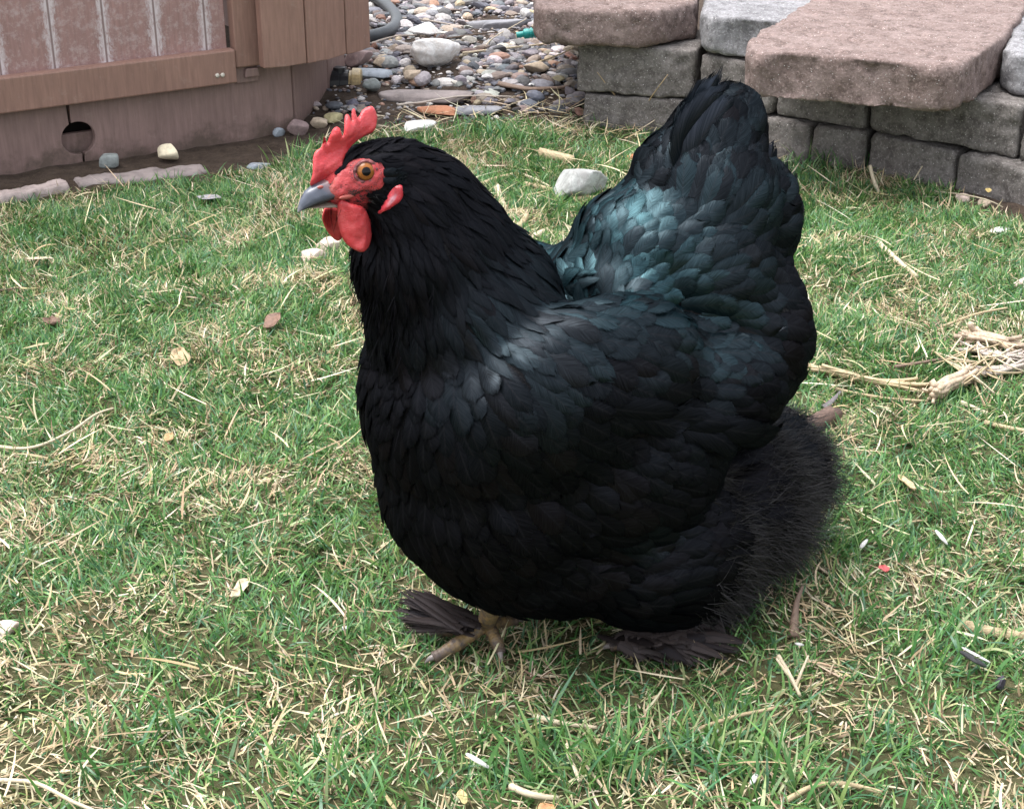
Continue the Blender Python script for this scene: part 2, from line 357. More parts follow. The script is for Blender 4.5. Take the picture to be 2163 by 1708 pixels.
def lay_feather(pl, p, d, L, W, kind, sheen, lift, nr=8, nc=7):
    """a feather that follows the body: each row snaps to the skin, then rises towards the tip"""
    q, n, _, _ = body_bvh.find_nearest(Vector(p)); q = np.array(q); n = np.array(n); d = d-n*(d @ n); d /= np.linalg.norm(d)+1e-9
    rnd = rng.random(); s = np.linspace(-1, 1, nc); V = np.zeros((nr, nc, 3)); UV = np.zeros((nr, nc, 2)); curl = rng.normal(0, .10); cam_ = rng.uniform(.16, .38); tw = rng.normal(0, .12)
    fray = rng.normal(0, .035, nc)*(1-np.abs(s)*.3)
    for i in range(nr):
        t = i/(nr-1); t2 = t
        if i:
            q = q+d*L/(nr-1); r = body_bvh.find_nearest(Vector(q)); q2, n2 = np.array(r[0]), np.array(r[1])
            if np.linalg.norm(q2-q) < .35*L/(nr-1)+.002: q = q2; n = n*.35+n2*.65; n /= np.linalg.norm(n)
            d = d-n*(d @ n); sd_ = np.cross(n, d); d = d+sd_*curl/(nr-1); d /= np.linalg.norm(d)+1e-9
        side = np.cross(n, d); wv = W*width_profile(np.array(t), kind)
        h = .0006+lift*t**1.3-.25*lift*max(0, t-.75)/.25
        V[i] = q+side*(wv*s)[:, None]+n*(h-cam_*W*(wv/W*s)**2+tw*wv*s)[:, None]
        if i >= nr-2: V[i] += d*(fray*L*(1 if i == nr-1 else .5))[:, None]
        UV[i, :, 0] = s; UV[i, :, 1] = t
    pl.add(V, nr, nc, UV, rnd, sheen)
plumes = {}
for p, d, nn, kind, part in chosen:
    L, W, sp, sh = nn; dn = d/(np.linalg.norm(d)+1e-9); jit = rng.normal(0, .13 if kind else .10, 3)
    key = part
    if part == 'wing': key = 'wing' if p[1] > 0 else 'wing.001'
    L *= rng.uniform(.85, 1.2); W *= rng.uniform(.85, 1.15)
    lift = {0: .0036, 1: .0026, 3: .0014}[kind]*rng.uniform(.6, 1.4)
    lay_feather(plumes.setdefault(key, Plume()), p, dn+jit, L, W, kind, float(np.clip(sh*rng.uniform(.6, 1.3), 0, 1)), lift, *( (8, 7) if kind == 0 else (8, 5) if kind == 1 else (6, 3)))

for i in range(9):
    a, n_ = on_body(1215+i*34, 850+i*7); b = on_body(1215+i*34+60, 850+i*7+10)[0]
    if a is None or b is None: continue
    for sg in (1, -1): lay_feather(plumes['wing' if sg > 0 else 'wing.001'], a*[1, sg, 1], (b-a)/np.linalg.norm(b-a)*[1, sg, 1], .070+.004*i, .0095, 0, .12, .0075+.0008*i, 14, 7)
hen = empty('hen', HP0, 'black hen with red comb and wattles and feathered feet, standing on the lawn', 'hen'); hen.rotation_euler = (0, 0, HROT)
m = Mat('skin_under_feathers', .6, .1); a_ = m.attr('aux'); sx = m.n('SeparateColor'); m.l(a_.outputs['Color'], sx.inputs[0]); m.color(m.mix(sx.outputs[0], (.004, .004, .005), (.36, .040, .044))); m.bump(m.voro(900), .5, .0006)
mz = hp(722, 392, 0); red = sstep(.0170, .0140, np.linalg.norm(BV-mz, axis=1)); a_ = body_me.attributes.new('aux', 'FLOAT_COLOR', 'POINT'); a_.data.foreach_set('color', np.c_[red, red, red, red*0+1].astype(np.float32).ravel())
link('body', body_me, m.m, hen); body_me.polygons.foreach_set('use_smooth', np.full(len(body_me.polygons), True))
WEDGE = [c4(*p) for p in [(448, 668), (490, 545), (545, 450), (640, 385), (770, 340), (840, 400), (740, 470), (610, 508), (530, 565), (475, 640)]]
for k in range(260):
    q_ = rng.uniform(np.min(WEDGE, 0), np.max(WEDGE, 0))
    if not in_poly(q_[None], WEDGE)[0]: continue
    a, n_ = on_body(*q_)
    if a is None: continue
    b = on_body(q_[0]+18, q_[1]-14)[0]; d = (b-a if b is not None else np.array([-1., 0, .5])); 
    for sg in (1, -1): lay_feather(plumes['crest'], a*[1, sg, 1], d/np.linalg.norm(d)*[1, sg, 1]+rng.normal(0, .12, 3), rng.uniform(.009, .014), rng.uniform(.0013, .0022), 3, 0., .0018, 6, 3)
for k, pl in plumes.items(): pl.build(k.split('.')[0], M_FEATHER, hen)
print('feathers', len(chosen), {k: len(v.V) for k, v in plumes.items()})

# tail: long free feathers in a folded fan
def free_feather(pl, pts, W, nrm, kind=0, sheen=.1, cam_=.25, nr=12, nc=7, taper=None):
    P = catmull(pts, 6, False); tt = np.linspace(0, len(P)-1, nr); P = np.stack([np.interp(tt, np.arange(len(P)), P[:, k]) for k in range(3)], 1)
    T = np.gradient(P, axis=0); T /= np.linalg.norm(T, axis=1)[:, None]; s = np.linspace(-1, 1, nc); V = np.zeros((nr, nc, 3)); UV = np.zeros((nr, nc, 2)); fray = rng.normal(0, .006, nc)
    for i in range(nr):
        t = i/(nr-1); n = nrm-T[i]*(nrm @ T[i]); n /= np.linalg.norm(n); side = np.cross(n, T[i]); wv = W*width_profile(np.array(t), kind)
        V[i] = P[i]+side*(wv*s)[:, None]-n*(cam_*wv*s*s)[:, None]+T[i]*(fray*(t > .85))[:, None]*.4
        UV[i, :, 0] = s; UV[i, :, 1] = t
    pl.add(V, nr, nc, UV, rng.random(), sheen)
pl = Plume()
TAIL = [((1475, 400), (1440, 300), (1513, 166), .010, .0095), ((1470, 400), (1440, 300), (1490, 178), .008, .010), ((1480, 480), (1470, 310), (1538, 172), .004, .011), ((1500, 470), (1505, 310), (1554, 184), .004, .011),
        ((1520, 480), (1530, 330), (1566, 208), .010, .012), ((1540, 480), (1560, 350), (1592, 240), .014, .012), ((1560, 490), (1590, 390), (1612, 272), .016, .012), ((1570, 500), (1610, 400), (1634, 308), .016, .012),
        ((1590, 520), (1640, 440), (1660, 340), .016, .012), ((1600, 540), (1650, 470), (1676, 362), .014, .012), ((1620, 560), (1668, 490), (1686, 420), .012, .012), ((1470, 440), (1440, 300), (1525, 190), .018, .010), ((1490, 450), (1470, 320), (1548, 205), .020, .011), ((1510, 450), (1500, 330), (1570, 240), .020, .011)]
for b0, b1, b2, lat, W in TAIL:
    for sg in ((1, -1) if b2[0] < 1560 else (1,)):
        pts_ = [hp(*b0, lat*sg*.6), hp(*b1, lat*sg*(1 if sg > 0 else .35)), hp(*b2, lat*sg*(.8 if sg > 0 else .2))]
        if sg < 0: pts_ = [p+rng.normal(0, .004, 3) for p in pts_]
        free_feather(pl, pts_, W*rng.uniform(.95, 1.15), np.array([-.15+rng.normal(0, .12), sg*1., .2]), 0, rng.uniform(.15, .75))
COV = [(1345, 470), (1390, 390), (1440, 300), (1470, 255), (1500, 262), (1560, 285), (1610, 350), (1650, 430), (1640, 520), (1560, 480), (1450, 480)]
cv = Plume(); k = 0
while k < 130:
    q_ = rng.uniform(np.min(COV, 0), np.max(COV, 0))
    if not in_poly(q_[None], COV)[0]: continue
    k += 1; a, n_ = on_body(*q_)
    if a is None: continue
    u = q_-np.array([1400, 640]); u = u/np.linalg.norm(u)*60; b = on_body(*(q_+u))[0]
    if b is None: b = np.array(body_bvh.find_nearest(Vector(hp(*(q_+u), .01)))[0])
    d = b-a; d /= np.linalg.norm(d)+1e-9; L_ = rng.uniform(.034, .050); h_ = float(np.clip((480-q_[1])/200, 0, 1))
    for sg in (1, -1): lay_feather(cv, a*[1, sg, 1], d*[1, sg, 1]+rng.normal(0, .07, 3), L_, rng.uniform(.0085, .0115), 0, rng.uniform(.15, .7)*(1-.5*h_), .0065, 10, 7)
cv.build('tail_coverts', M_FEATHER, hen)
pl.build('tail', M_TAIL, hen)

# soft fluff behind the thighs: fine strands
def strands(name, n, pick, length, dirf, width=.00045, mat=None, spread=.35, seg=5):
    P = scatter_body(n, pick); V = []; F = []; U = []; X = []
    for k, p in enumerate(P):
        q, nrm, _, _ = body_bvh.find_nearest(Vector(p)); nrm = np.array(nrm); d = dirf(p, nrm)+rng.normal(0, spread, 3); d /= np.linalg.norm(d); L = length(p)*rng.uniform(.5, 1.25); sd_ = rng.normal(0, 1, 3); sd_ -= d*(sd_ @ d); sd_ /= np.linalg.norm(sd_); bend = rng.normal(0, .35, 3)-np.array([0, 0, .25]); r = rng.random()
        for i in range(seg):
            t = i/(seg-1); c = p-nrm*.002+d*L*t+bend*L*.4*t*t; ww = width*(1-t*.85)
            V += [c-sd_*ww, c+sd_*ww]; U += [(-1, t), (1, t)]; X += [(r, 0, 0)]*2
            if i: b_ = len(V)-4; F.append((b_, b_+1, b_+3, b_+2))
    return link(name, mesh(name, np.array(V), np.array(F), True, None, np.array(U), np.array(X)), mat, hen)
m = Mat('fluff', .55, .35); m.color(m.ramp(m.attr('aux').outputs['Fac'], [(.0, (.007, .006, .007)), (1., (.015, .012, .0125))])); M_FLUFF = m.m
cfl = hp(1630, 990, .03); cf2 = hp(1560, 1180, .06)
tri_c = (A3+B3+C3)/3
near = np.exp(-((tri_c-cfl)**2).sum(1)/.055**2)+np.exp(-((tri_c-cf2)**2).sum(1)/.05**2)+.8*np.exp(-((tri_c-cf2*[1, -1, 1])**2).sum(1)/.05**2)
near[near < .06] = 0; near[(tri_c[:, 2] > cfl[2]+.035)] = 0
def tufts(name, n, pick, L0, mat, per=15):
    P = scatter_body(n, pick); V = []; F = []; U = []; X = []; seg = 6
    for p in P:
        q, nrm, _, _ = body_bvh.find_nearest(Vector(p)); nrm = np.array(nrm); fl = flow_at(p)[0]; fl = fl/(np.linalg.norm(fl)+1e-9)
        d0 = fl*.75+nrm*rng.uniform(.05, .32)+np.array([-.25, 0, -.22])+rng.normal(0, .16, 3); d0 /= np.linalg.norm(d0); L = L0*rng.uniform(.6, 1.25); r = rng.random(); droop = rng.normal(0, .25, 3)-np.array([.1, 0, .35])
        for _ in range(per):
            d = d0+rng.normal(0, .26, 3); d /= np.linalg.norm(d); l = L*rng.uniform(.35, 1.2); o_ = rng.normal(0, .0014, 3); sd_ = np.cross(d, rng.normal(0, 1, 3)); sd_ /= np.linalg.norm(sd_)+1e-9; wv = rng.normal(0, .38, 3)
            for i in range(seg):
                t = i/(seg-1); c = p+o_-nrm*.001+d*l*t+(droop*.35+wv)*l*t*t; ww = .00025*(1-t*.8); V += [c-sd_*ww, c+sd_*ww]; U += [(-1, t), (1, t)]; X += [(r, 0, 0)]*2
                if i: b_ = len(V)-4; F.append((b_, b_+1, b_+3, b_+2))
    return link(name, mesh(name, np.array(V), np.array(F), True, None, np.array(U), np.array(X)), mat, hen)
tufts('fluff', 3000, near, .0175, M_FLUFF)
strands('neck_down', 1500, np.exp(-((tri_c-hp(790, 620, .02))**2).sum(1)/.03**2), lambda p: .016, lambda p, n: n*.22+np.array([.05, 0, -1.]), .0003, M_FEATHER, .18)

# head: red face, beak, eyes, comb, wattles, earlobes
def flesh(name, c, c2, rough=.42, sss=.25, scale=900):
    m = Mat(name, rough, .45); v = m.voro(scale); n = m.noise(160, 5, .6)
    m.color(m.mix(m.ramp(m.noise(75, 6, .75), [(.45, 0), (.75, .30)]), m.mix(m.ramp(n, [(.3, 0), (.75, 1)]), c, c2), (.60, .20, .20))); m.b.inputs['Subsurface Weight'].default_value = sss; m.b.inputs['Subsurface Radius'].default_value = (1, .25, .15); m.b.inputs['Subsurface Scale'].default_value = .003
    m.bump(v, .32, .0005, m.bump(n, .4, .0010)); return m
M_COMB = flesh('comb_skin', (.42, .020, .028), (.58, .065, .075)).m
M_WATTLE = flesh('wattle_skin', (.38, .018, .024), (.52, .055, .060), .45, .25, 1500).m
mf = flesh('face_skin', (.27, .024, .030), (.43, .08, .08), .5); at = mf.attr('aux'); sx = mf.n('SeparateColor'); mf.l(at.outputs['Color'], sx.inputs[0])
hair = mf.math('GREATER_THAN', mf.math('ADD', mf.noise(2400, 3, .7), mf.math('MULTIPLY', sx.outputs[0], .50)), .76)
mf.color(mf.mix(hair, mf.mix(sx.outputs[1], (.40, .042, .046), (.40, .18, .15)), (.025, .014, .016)))
M_FACE = mf.m
def side_patch(poly, sg, step, th, edge, name, mat, parent, darkf=None):
    """a patch of skin lying on the side of the head, outlined as seen from her left"""
    V, F = slab(poly, step*3900, 1., edge*3900); out = np.zeros((len(V), 3)); aux = np.zeros((len(V), 3))
    for i, (x, y, h) in enumerate(V):
        q, n = on_body(x, y)
        if q is None: r = body_bvh.find_nearest(Vector(hp(x, y, .004))); q, n = np.array(r[0]), np.array(r[1])
        wr = (float(n3(q[None], 420)[0])*.0009+float(n3(q[None], 900, 2)[0])*.0006) if h > 0 else 0
        out[i] = (q+n*(max(h, -.4)*th+.0004+wr))*[1, sg, 1]
        if darkf: aux[i] = darkf(x, y)
    if sg < 0: F = [f[::-1] for f in F]
    return link(name, mesh(name, out, F, True, None, None, aux), mat, parent)
e3 = hp(*c4(705, 622), .014)
def face_dark(x, z):
    px = (x, z); u, v = (px[0]-585.8)/.2638, (px[1]-198.3)/.2638; r = math.hypot(u-705, v-622)
    ring = math.exp(-((r-118)/22)**2); d = float(sstep(150, 260, r))*float(sstep(640, 780, v))*float(sstep(520, 640, u)); d = max(d, float(sstep(700, 800, v))*.75*float(sstep(500, 600, u)), .50*ring)
    return (min(1, d), float(sstep(500, 380, u))*.7, 0)
bv = catmull(FACE, 3)
for sg in (1, -1): side_patch(bv, sg, .0011, .0012, .006, 'face', M_FACE, hen, face_dark)
ml = flesh('earlobe_skin', (.50, .05, .07), (.62, .22, .26), .35, .2); a_ = ml.attr('aux'); sx = ml.n('SeparateColor'); ml.l(a_.outputs['Color'], sx.inputs[0])
ml.color(ml.mix(ml.ramp(ml.math('ADD', sx.outputs[0], ml.math('MULTIPLY', ml.noise(260, 4, .7), .5)), [(.55, 0), (1.0, 1)]), (.50, .04, .055), (.58, .27, .31)))
lc = np.mean(LOBE, 0)
lv = catmull(LOBE, 4)
for sg in (1, -1): side_patch(lv, sg, .0011, .0030, .0035, 'earlobe', ml.m, hen, lambda x, z: (max(0, 1-math.hypot((x-lc[0]+.55*(z-lc[1]))/11, (z-lc[1])/24)), 0, 0))

def flat_part(name, pix, lat, step, th, edge, mat, parent, bend=None, smooth=3):
    q = np.array([hp(*c4(*p), lat) for p in pix])[:, [0, 2]]; q = catmull([tuple(p) for p in q], smooth) if smooth > 1 else q
    V, F = slab(q, step, th, edge); y = lat+V[:, 2]
    if bend is not None: y = y+bend(V[:, 0], V[:, 1], q)
    W_ = np.c_[V[:, 0], y, V[:, 1]]; W_[:, 1] += n3(W_, 520)*.0006+n3(W_, 160, 4)*.0009*(1 if th > .001 else .3)
    return link(name, mesh(name, W_, F, True), mat, parent)
COMB = [(262, 730), (272, 660), (283, 575), (300, 510), (330, 460), (366, 438), (372, 370), (378, 345), (392, 360), (402, 402), (412, 345), (432, 285), (462, 258), (482, 268), (492, 300), (504, 330), (514, 270), (528, 205), (546, 168), (566, 165), (578, 190), (586, 222), (596, 170), (606, 130), (622, 122), (636, 140), (644, 178), (654, 196), (672, 175), (700, 138), (740, 110), (768, 104), (790, 130), (798, 180), (790, 235), (776, 300), (740, 335), (670, 372), (600, 412), (540, 480), (508, 560), (485, 640), (440, 715), (340, 760)]
flat_part('comb', COMB, 0, .0010, .0017, .004, M_COMB, hen, lambda x, z, q: .0016*np.sin(x*230)+.0012*np.sin(z*330), 2)
WN = [(505, 855), (580, 868), (670, 895), (735, 960), (772, 1050), (765, 1135), (720, 1205), (650, 1240), (580, 1226), (530, 1180), (502, 1090), (494, 980)]
WF = [(352, 985), (375, 925), (440, 915), (505, 930), (540, 1010), (545, 1130), (520, 1190), (485, 1180), (425, 1110), (378, 1045)]
flat_part('wattle', WN, .0085, .0010, .0015, .004, M_WATTLE, hen, lambda x, z, q: .0035*np.cos((x-q[:, 0].mean())*260)+.10*(q[:, 1].max()-z))
flat_part('wattle', WF, -.0085, .0010, .0015, .004, M_WATTLE, hen, lambda x, z, q: -.0035*np.cos((x-q[:, 0].mean())*260)-.10*(q[:, 1].max()-z))

def loft(name, secs, mat, parent, seg=14, pw=1.0):
    V = []; T = []
    P = [(hp(*c4(*a)), hp(*c4(*b)), w_) for a, b, w_ in secs]
    tt = np.linspace(0, len(P)-1, 16); A = np.array([p[0] for p in P]); B = np.array([p[1] for p in P]); Wd = np.array([p[2] for p in P]); ii = np.arange(len(P))
    for t in tt:
        a = np.array([np.interp(t, ii, A[:, k]) for k in range(3)]); b = np.array([np.interp(t, ii, B[:, k]) for k in range(3)]); w_ = np.interp(t, ii, Wd)
        c = (a+b)/2; h = (a-b)/2
        for j in range(seg):
            th = j*2*math.pi/seg; cu = math.cos(th); V.append(c+h*cu+np.array([0, w_*math.sin(th)*(.80 if cu > .2 else 1.05), 0])); T.append((t/(len(P)-1), cu*.5+.5, 0))
    n = len(tt); F = [[i*seg+j, i*seg+(j+1) % seg, (i+1)*seg+(j+1) % seg, (i+1)*seg+j] for i in range(n-1) for j in range(seg)]+[[(n-1)*seg+j for j in range(seg)], list(range(seg))[::-1]]
    return link(name, mesh(name, np.array(V), F, True, None, None, np.array(T)), mat, parent)
mb = Mat('beak_horn', .28, .55); sx = mb.n('SeparateColor'); mb.l(mb.attr('aux').outputs['Color'], sx.inputs[0])
cb = mb.mix(mb.ramp(sx.outputs[1], [(.15, 0), (.5, 1)]), (.015, .014, .017), (.075, .085, .115)); cb = mb.mix(mb.ramp(sx.outputs[0], [(.70, 0), (1, .7)]), cb, (.36, .34, .33))
cb = mb.mix(mb.ramp(sx.outputs[0], [(.0, .8), (.22, 0)]), cb, (.30, .12, .10)); mb.color(mb.mix(mb.ramp(mb.noise(300, 4), [(.4, 0), (.8, .35)]), cb, (.06, .06, .07))); mb.bump(mb.noise(400, 4), .25, .0006)
loft('beak', [((420, 665), (590, 825), .0078), ((300, 722), (450, 838), .0072), ((225, 780), (330, 876), .0054), ((185, 850), (240, 914), .0036), ((166, 915), (180, 938), .0018), ((162, 945), (165, 950), .0004)], mb.m, hen)
ml2 = Mat('lower_beak_horn', .35, .5); ml2.color((.20, .15, .12)); ml2.bump(ml2.noise(400, 4), .3, .0006)
loft('lower_beak', [((540, 828), (500, 905), .0068), ((420, 850), (390, 905), .0058), ((310, 884), (300, 908), .0036), ((245, 906), (246, 914), .0012)], ml2.m, hen)
# fleshy mouth corner and nostril
def lump(name, x, y, lat, r, mat, parent):
    bm = bmesh.new(); bmesh.ops.create_icosphere(bm, subdivisions=3, radius=1, matrix=Matrix.Translation(Vector(hp(*c4(x, y), lat))) @ Matrix.Diagonal((*r, 1))); return link(name, bm_mesh(name, bm), mat, parent)
M_GAPE = plain('mouth_corner_skin', (.34, .08, .065), .45, .3, 500, .4, .4, .0006)
for sg in (1, -1):
    lump('nostril', 345, 748, .0058*sg, (.0018, .0008, .0009), M_GAPE, hen); lump('mouth_corner', 555, 825, .0100*sg, (.0046, .0010, .0012), M_GAPE, hen)
# eyes
me_ = Mat('eyeball', .05, .22); tc = me_.n('TexCoord'); sp_ = me_.n('SeparateXYZ'); me_.l(tc.outputs['Object'], sp_.inputs[0])
rr = me_.math('SQRT', me_.math('ADD', me_.math('POWER', sp_.outputs[0], 2), me_.math('POWER', sp_.outputs[1], 2)))
irn = me_.noise(900, 4, .6)
ic = me_.mix(irn, (.15, .045, .010), (.34, .13, .03)); ic = me_.mix(me_.ramp(me_.math('MULTIPLY', rr, 160), [(.60, 0), (.78, 1)]), ic, (.03, .012, .008))
me_.color(me_.mix(me_.ramp(me_.math('MULTIPLY', rr, 160), [(.36, 1), (.40, 0)]), ic, (.003, .003, .004))); pass
mlid = flesh('eyelid_skin', (.07, .018, .022), (.20, .05, .05), .45)
for sg in (1, -1):
    hp_, n_ = on_body(*c4(705, 622)); g = n_*.6+np.array([.18, .8, .12]); g /= np.linalg.norm(g); c = hp_-g*.0022; 
    c = c*[1, sg, 1]; g = g*[1, sg, 1]
    bm = bmesh.new(); bmesh.ops.create_uvsphere(bm, u_segments=32, v_segments=20, radius=.0060)
    e = link('eye', bm_mesh('eye', bm), me_.m, hen); e.location = c; e.rotation_euler = Vector(g).to_track_quat('Z', 'Y').to_euler()
    V = []; F = []; N, K = 40, 8
    for i in range(N):
        a = i*2*math.pi/N; rad = .0057+.0003*math.sin(2*a)
        for j in range(K):
            b = j*2*math.pi/K; V.append(((rad+.0011*math.cos(b))*math.cos(a), (rad*.94+.0011*math.cos(b))*math.sin(a), .0026+.0011*math.sin(b)+.0003*math.sin(a*9)))
            F.append([i*K+j, ((i+1) % N)*K+j, ((i+1) % N)*K+(j+1) % K, i*K+(j+1) % K])
    link('eyelid', mesh('eyelid', np.array(V), F), mlid.m, e)
V = []; F = []
for k in range(420):
    q_ = rng.uniform(np.min(FACE, 0), np.max(FACE, 0)+[0, 14]); u_, v_ = (q_[0]-585.8)/.2638, (q_[1]-198.3)/.2638
    if not (in_poly(q_[None], FACE)[0] or v_ > 800) or rng.random() > .12+.9*float(sstep(690, 800, v_))+.5*float(sstep(540, 470, u_)) or math.hypot(u_-705, v_-622) < 105: continue
    a, n_ = on_body(*q_)
    if a is None or v_ > 880: continue
    for sg in (1, -1):
        c = (a+n_*.0006)*[1, sg, 1]; d = (n_*.5+np.array([-.7, 0, -.15])+rng.normal(0, .2, 3))*[1, sg, 1]; d /= np.linalg.norm(d); l = rng.uniform(.0018, .0038); s_ = np.cross(d, n_*[1, sg, 1]); s_ = s_/(np.linalg.norm(s_)+1e-9)*.00022; b_ = len(V); V += [c-s_, c+s_, c+d*l]; F.append((b_, b_+1, b_+2))
link('bristles', mesh('bristles', np.array(V), np.array(F), False), plain('bristle', (.006, .005, .006), .6), hen)
# ear tuft of stiff grey-black feathers
for sg in (1, -1):
    pl = Plume()
    for k in range(16):
        x0, y0 = c4(860+rng.uniform(-15, 45), 640+rng.uniform(-40, 55)); a = hp(x0, y0, .0175); b = hp(x0+34, y0-2+rng.uniform(-7, 7), .0235)
        free_feather(pl, [a*[1, sg, 1], (a*.5+b*.5+[0, .0022, 0])*[1, sg, 1], b*[1, sg, 1]], .0022, np.array([.1, sg*1., .2]), 3, .25, .2, 6, 5)
    pl.build('ear_tuft', M_FEATHER, hen)

# feet: scaly yellow toes, claws and stiff foot feathers
mt = Mat('toe_scales', .5, .45); ax_ = mt.n('SeparateColor'); mt.l(mt.attr('aux').outputs['Color'], ax_.inputs[0])
ring = mt.math('ABSOLUTE', mt.math('SINE', mt.math('MULTIPLY_ADD', ax_.outputs[0], 40, mt.math('MULTIPLY', mt.noise(150, 3), 5))))
tcol = mt.mix(mt.ramp(mt.noise(220, 5, .7), [(.38, 0), (.62, 1)]), (.24, .155, .065), (.075, .058, .048)); tcol = mt.mix(mt.ramp(ax_.outputs[0], [(.45, 0), (.95, .85)]), tcol, (.085, .062, .058))
mt.color(mt.mix(mt.ramp(ring, [(.0, .35), (.22, 0)]), tcol, (.06, .045, .035))); mt.bump(ring, .3, .0006)
M_TOE = mt.m; M_CLAW = plain('claw_horn', (.20, .17, .16), .4, .3, 300, .5)
M_FOOTF = feather_mat('foot_feather', (.75, .7, .7), (.030, .0235, .022), .6)
def foot(sg, base, toes, fans, shank):
    ft = tube(catmull(shank, 6, False), np.linspace(.0056, .0068, (len(shank)-1)*6+1), 12); V, F = ft
    o = link('foot', mesh('foot', V, F, True, None, None, np.tile([.1, 0, 0], (len(V), 1))), M_TOE, hen)
    for pts_, r0, r1 in toes:
        P = catmull(pts_, 7, False); n = len(P); t = np.linspace(0, 1, n); rad = (r0+(r1-r0)*t)*(1+.05*np.sin(t*13+1)+.03*np.sin(t*29)); V, F = tube(P, rad, 12)
        link('toe', mesh('toe', V, F, True, None, None, np.repeat(np.c_[t, t*0, t*0], 12, 0)), M_TOE, o)
        d = P[-1]-P[-3]; d /= np.linalg.norm(d); C_ = [P[-1]-d*.002, P[-1]+d*.003+[0, 0, .0004], P[-1]+d*.0058-[0, 0, .0012]]
        Q = catmull(C_, 4, False); V, F = tube(Q, np.linspace(r1*.75, .0004, len(Q)), 8); link('claw', mesh('claw', V, F), M_CLAW, o)
    pl = Plume()
    for a, b, W, cv in fans:
        mid = (a+b)/2+np.array([0, 0, cv]); free_feather(pl, [a, mid, b], W, np.array([.15, .5+rng.normal(0, .25), 1.]), 3, .05, .3, 9, 5)
    pl.build('foot_feathers', M_FOOTF, o)
def hg(x, y, up=0.): return RW.T @ (zp(x, y, up)-HP0)
fr = hg(1012, 1318, .020)
fans = []
for k in range(90):
    t = rng.random(); a = hg(960+60*t+rng.normal(0, 6), 1318+rng.normal(0, 8), .016+.012*rng.random()); yy = 1240+95*rng.random()**.8
    fans.append((a, hg(838+rng.uniform(-6, 60)+max(0, yy-1300)*.7, yy, .010+.022*max(0, (1330-yy)/90)*rng.uniform(.6, 1.1)), rng.uniform(.0020, .0036), rng.uniform(-.001, .004)))
foot(-1, fr, [([hg(1020, 1320, .016), hg(985, 1346, .013), hg(945, 1372, .009), hg(915, 1388, .006)], .0052, .0036),
              ([hg(1030, 1318, .016), hg(1042, 1340, .013), hg(1052, 1362, .009), hg(1056, 1378, .006)], .0048, .0036),
              ([hg(1020, 1318, .014), hg(985, 1325, .011), hg(950, 1330, .008), hg(925, 1334, .006)], .0052, .0036),
              ([hg(1035, 1316, .014), hg(1065, 1312, .010), hg(1090, 1310, .007)], .0045, .0030)], fans, [hg(1026, 1318, .017), hg(1032, 1300, .030), hg(1048, 1270, .050), hg(1075, 1225, .07)])
fans = []
for k in range(130):
    a = hg(1390+rng.normal(0, 40), 1345+rng.normal(0, 9), .015+.012*rng.random()); th = rng.uniform(-.3, 3.5); r = rng.uniform(70, 150)
    fans.append((a, hg(1425+r*math.cos(th)*1.0, 1358+r*math.sin(th)*.33, .009+.006*rng.random()), rng.uniform(.0026, .0048), rng.uniform(0, .006)))
for k in range(110):
    x0 = rng.uniform(1350, 1500); a = hp(x0, rng.uniform(1235, 1285), rng.uniform(.03, .085)); fans.append((a, hg(x0+rng.uniform(-15, 45), rng.uniform(1338, 1376), .008+.008*rng.random()), rng.uniform(.003, .005), -.004))
foot(1, None, [([hg(1400, 1345, .016), hg(1350, 1352, .012), hg(1310, 1360, .008), hg(1290, 1364, .006)], .0052, .0036),
               ([hg(1410, 1350, .014), hg(1385, 1370, .011), hg(1362, 1386, .007)], .0048, .0036),
               ([hg(1420, 1350, .014), hg(1440, 1372, .010), hg(1452, 1388, .007)], .0052, .0038),
               ([hg(1425, 1345, .012), hg(1460, 1345, .009), hg(1485, 1346, .006)], .0045, .0030)], fans, [hp(1405, 1346, .045), hp(1415, 1315, .04), hp(1425, 1270, .03), hp(1430, 1220, .02)])

# ------------------------------------------------------------------ the ground
LAWN = np.array([gp(*p)[:2] for p in [(-700, 520), (0, 432), (240, 392), (420, 382), (560, 352), (640, 318), (760, 272), (900, 268), (1000, 256), (1200, 256), (1300, 270), (1400, 262), (1500, 300), (1600, 340), (1700, 352), (1900, 366), (2000, 396), (2070, 440), (2163, 470), (2500, 560)]])
def lawn_edge(x): return np.interp(x, LAWN[:, 0], LAWN[:, 1])
ax = np.unique(np.r_[np.arange(-1.3, 1.3, .012), np.linspace(-60, -1.3, 30), np.linspace(1.3, 60, 30)]); ay = np.unique(np.r_[np.arange(.2, 3.6, .012), np.linspace(-60, .2, 30), np.linspace(3.6, 90, 30)])
gx, gy = np.meshgrid(ax, ay); gzv = gz(gx, gy)+.0035*(vnoise(gx*90, gy*90)-.5)*(np.abs(gx) < 1.3)
V = np.c_[gx.ravel(), gy.ravel(), gzv.ravel()]; nx = len(ax); i = (np.arange(len(ay)-1)[:, None]*nx+np.arange(nx-1)[None]).ravel()
isl = sstep(.03, -.03, gy-lawn_edge(gx)).ravel()
m = Mat('soil', .95, .2); n1 = m.noise(45, 8, .7); n2 = m.noise(260, 6, .7); sx = m.n('SeparateColor'); m.l(m.attr('aux').outputs['Color'], sx.inputs[0])
soil = m.ramp(n1, [(.3, (.028, .019, .014)), (.7, (.085, .062, .048))]); thatch = m.ramp(n1, [(.3, (.045, .048, .020)), (.7, (.11, .105, .050))])
c = m.mix(sx.outputs[0], soil, thatch); m.color(m.mix(m.ramp(n2, [(.5, 0), (.8, .6)]), c, (.12, .09, .06))); m.bump(n2, .8, .004, m.bump(n1, .6, .008))
tag(link('ground', mesh('ground', V, np.stack([i, i+1, i+nx+1, i+nx], 1), True, None, None, np.c_[isl, isl*0, isl*0]), m.m), kind='structure')

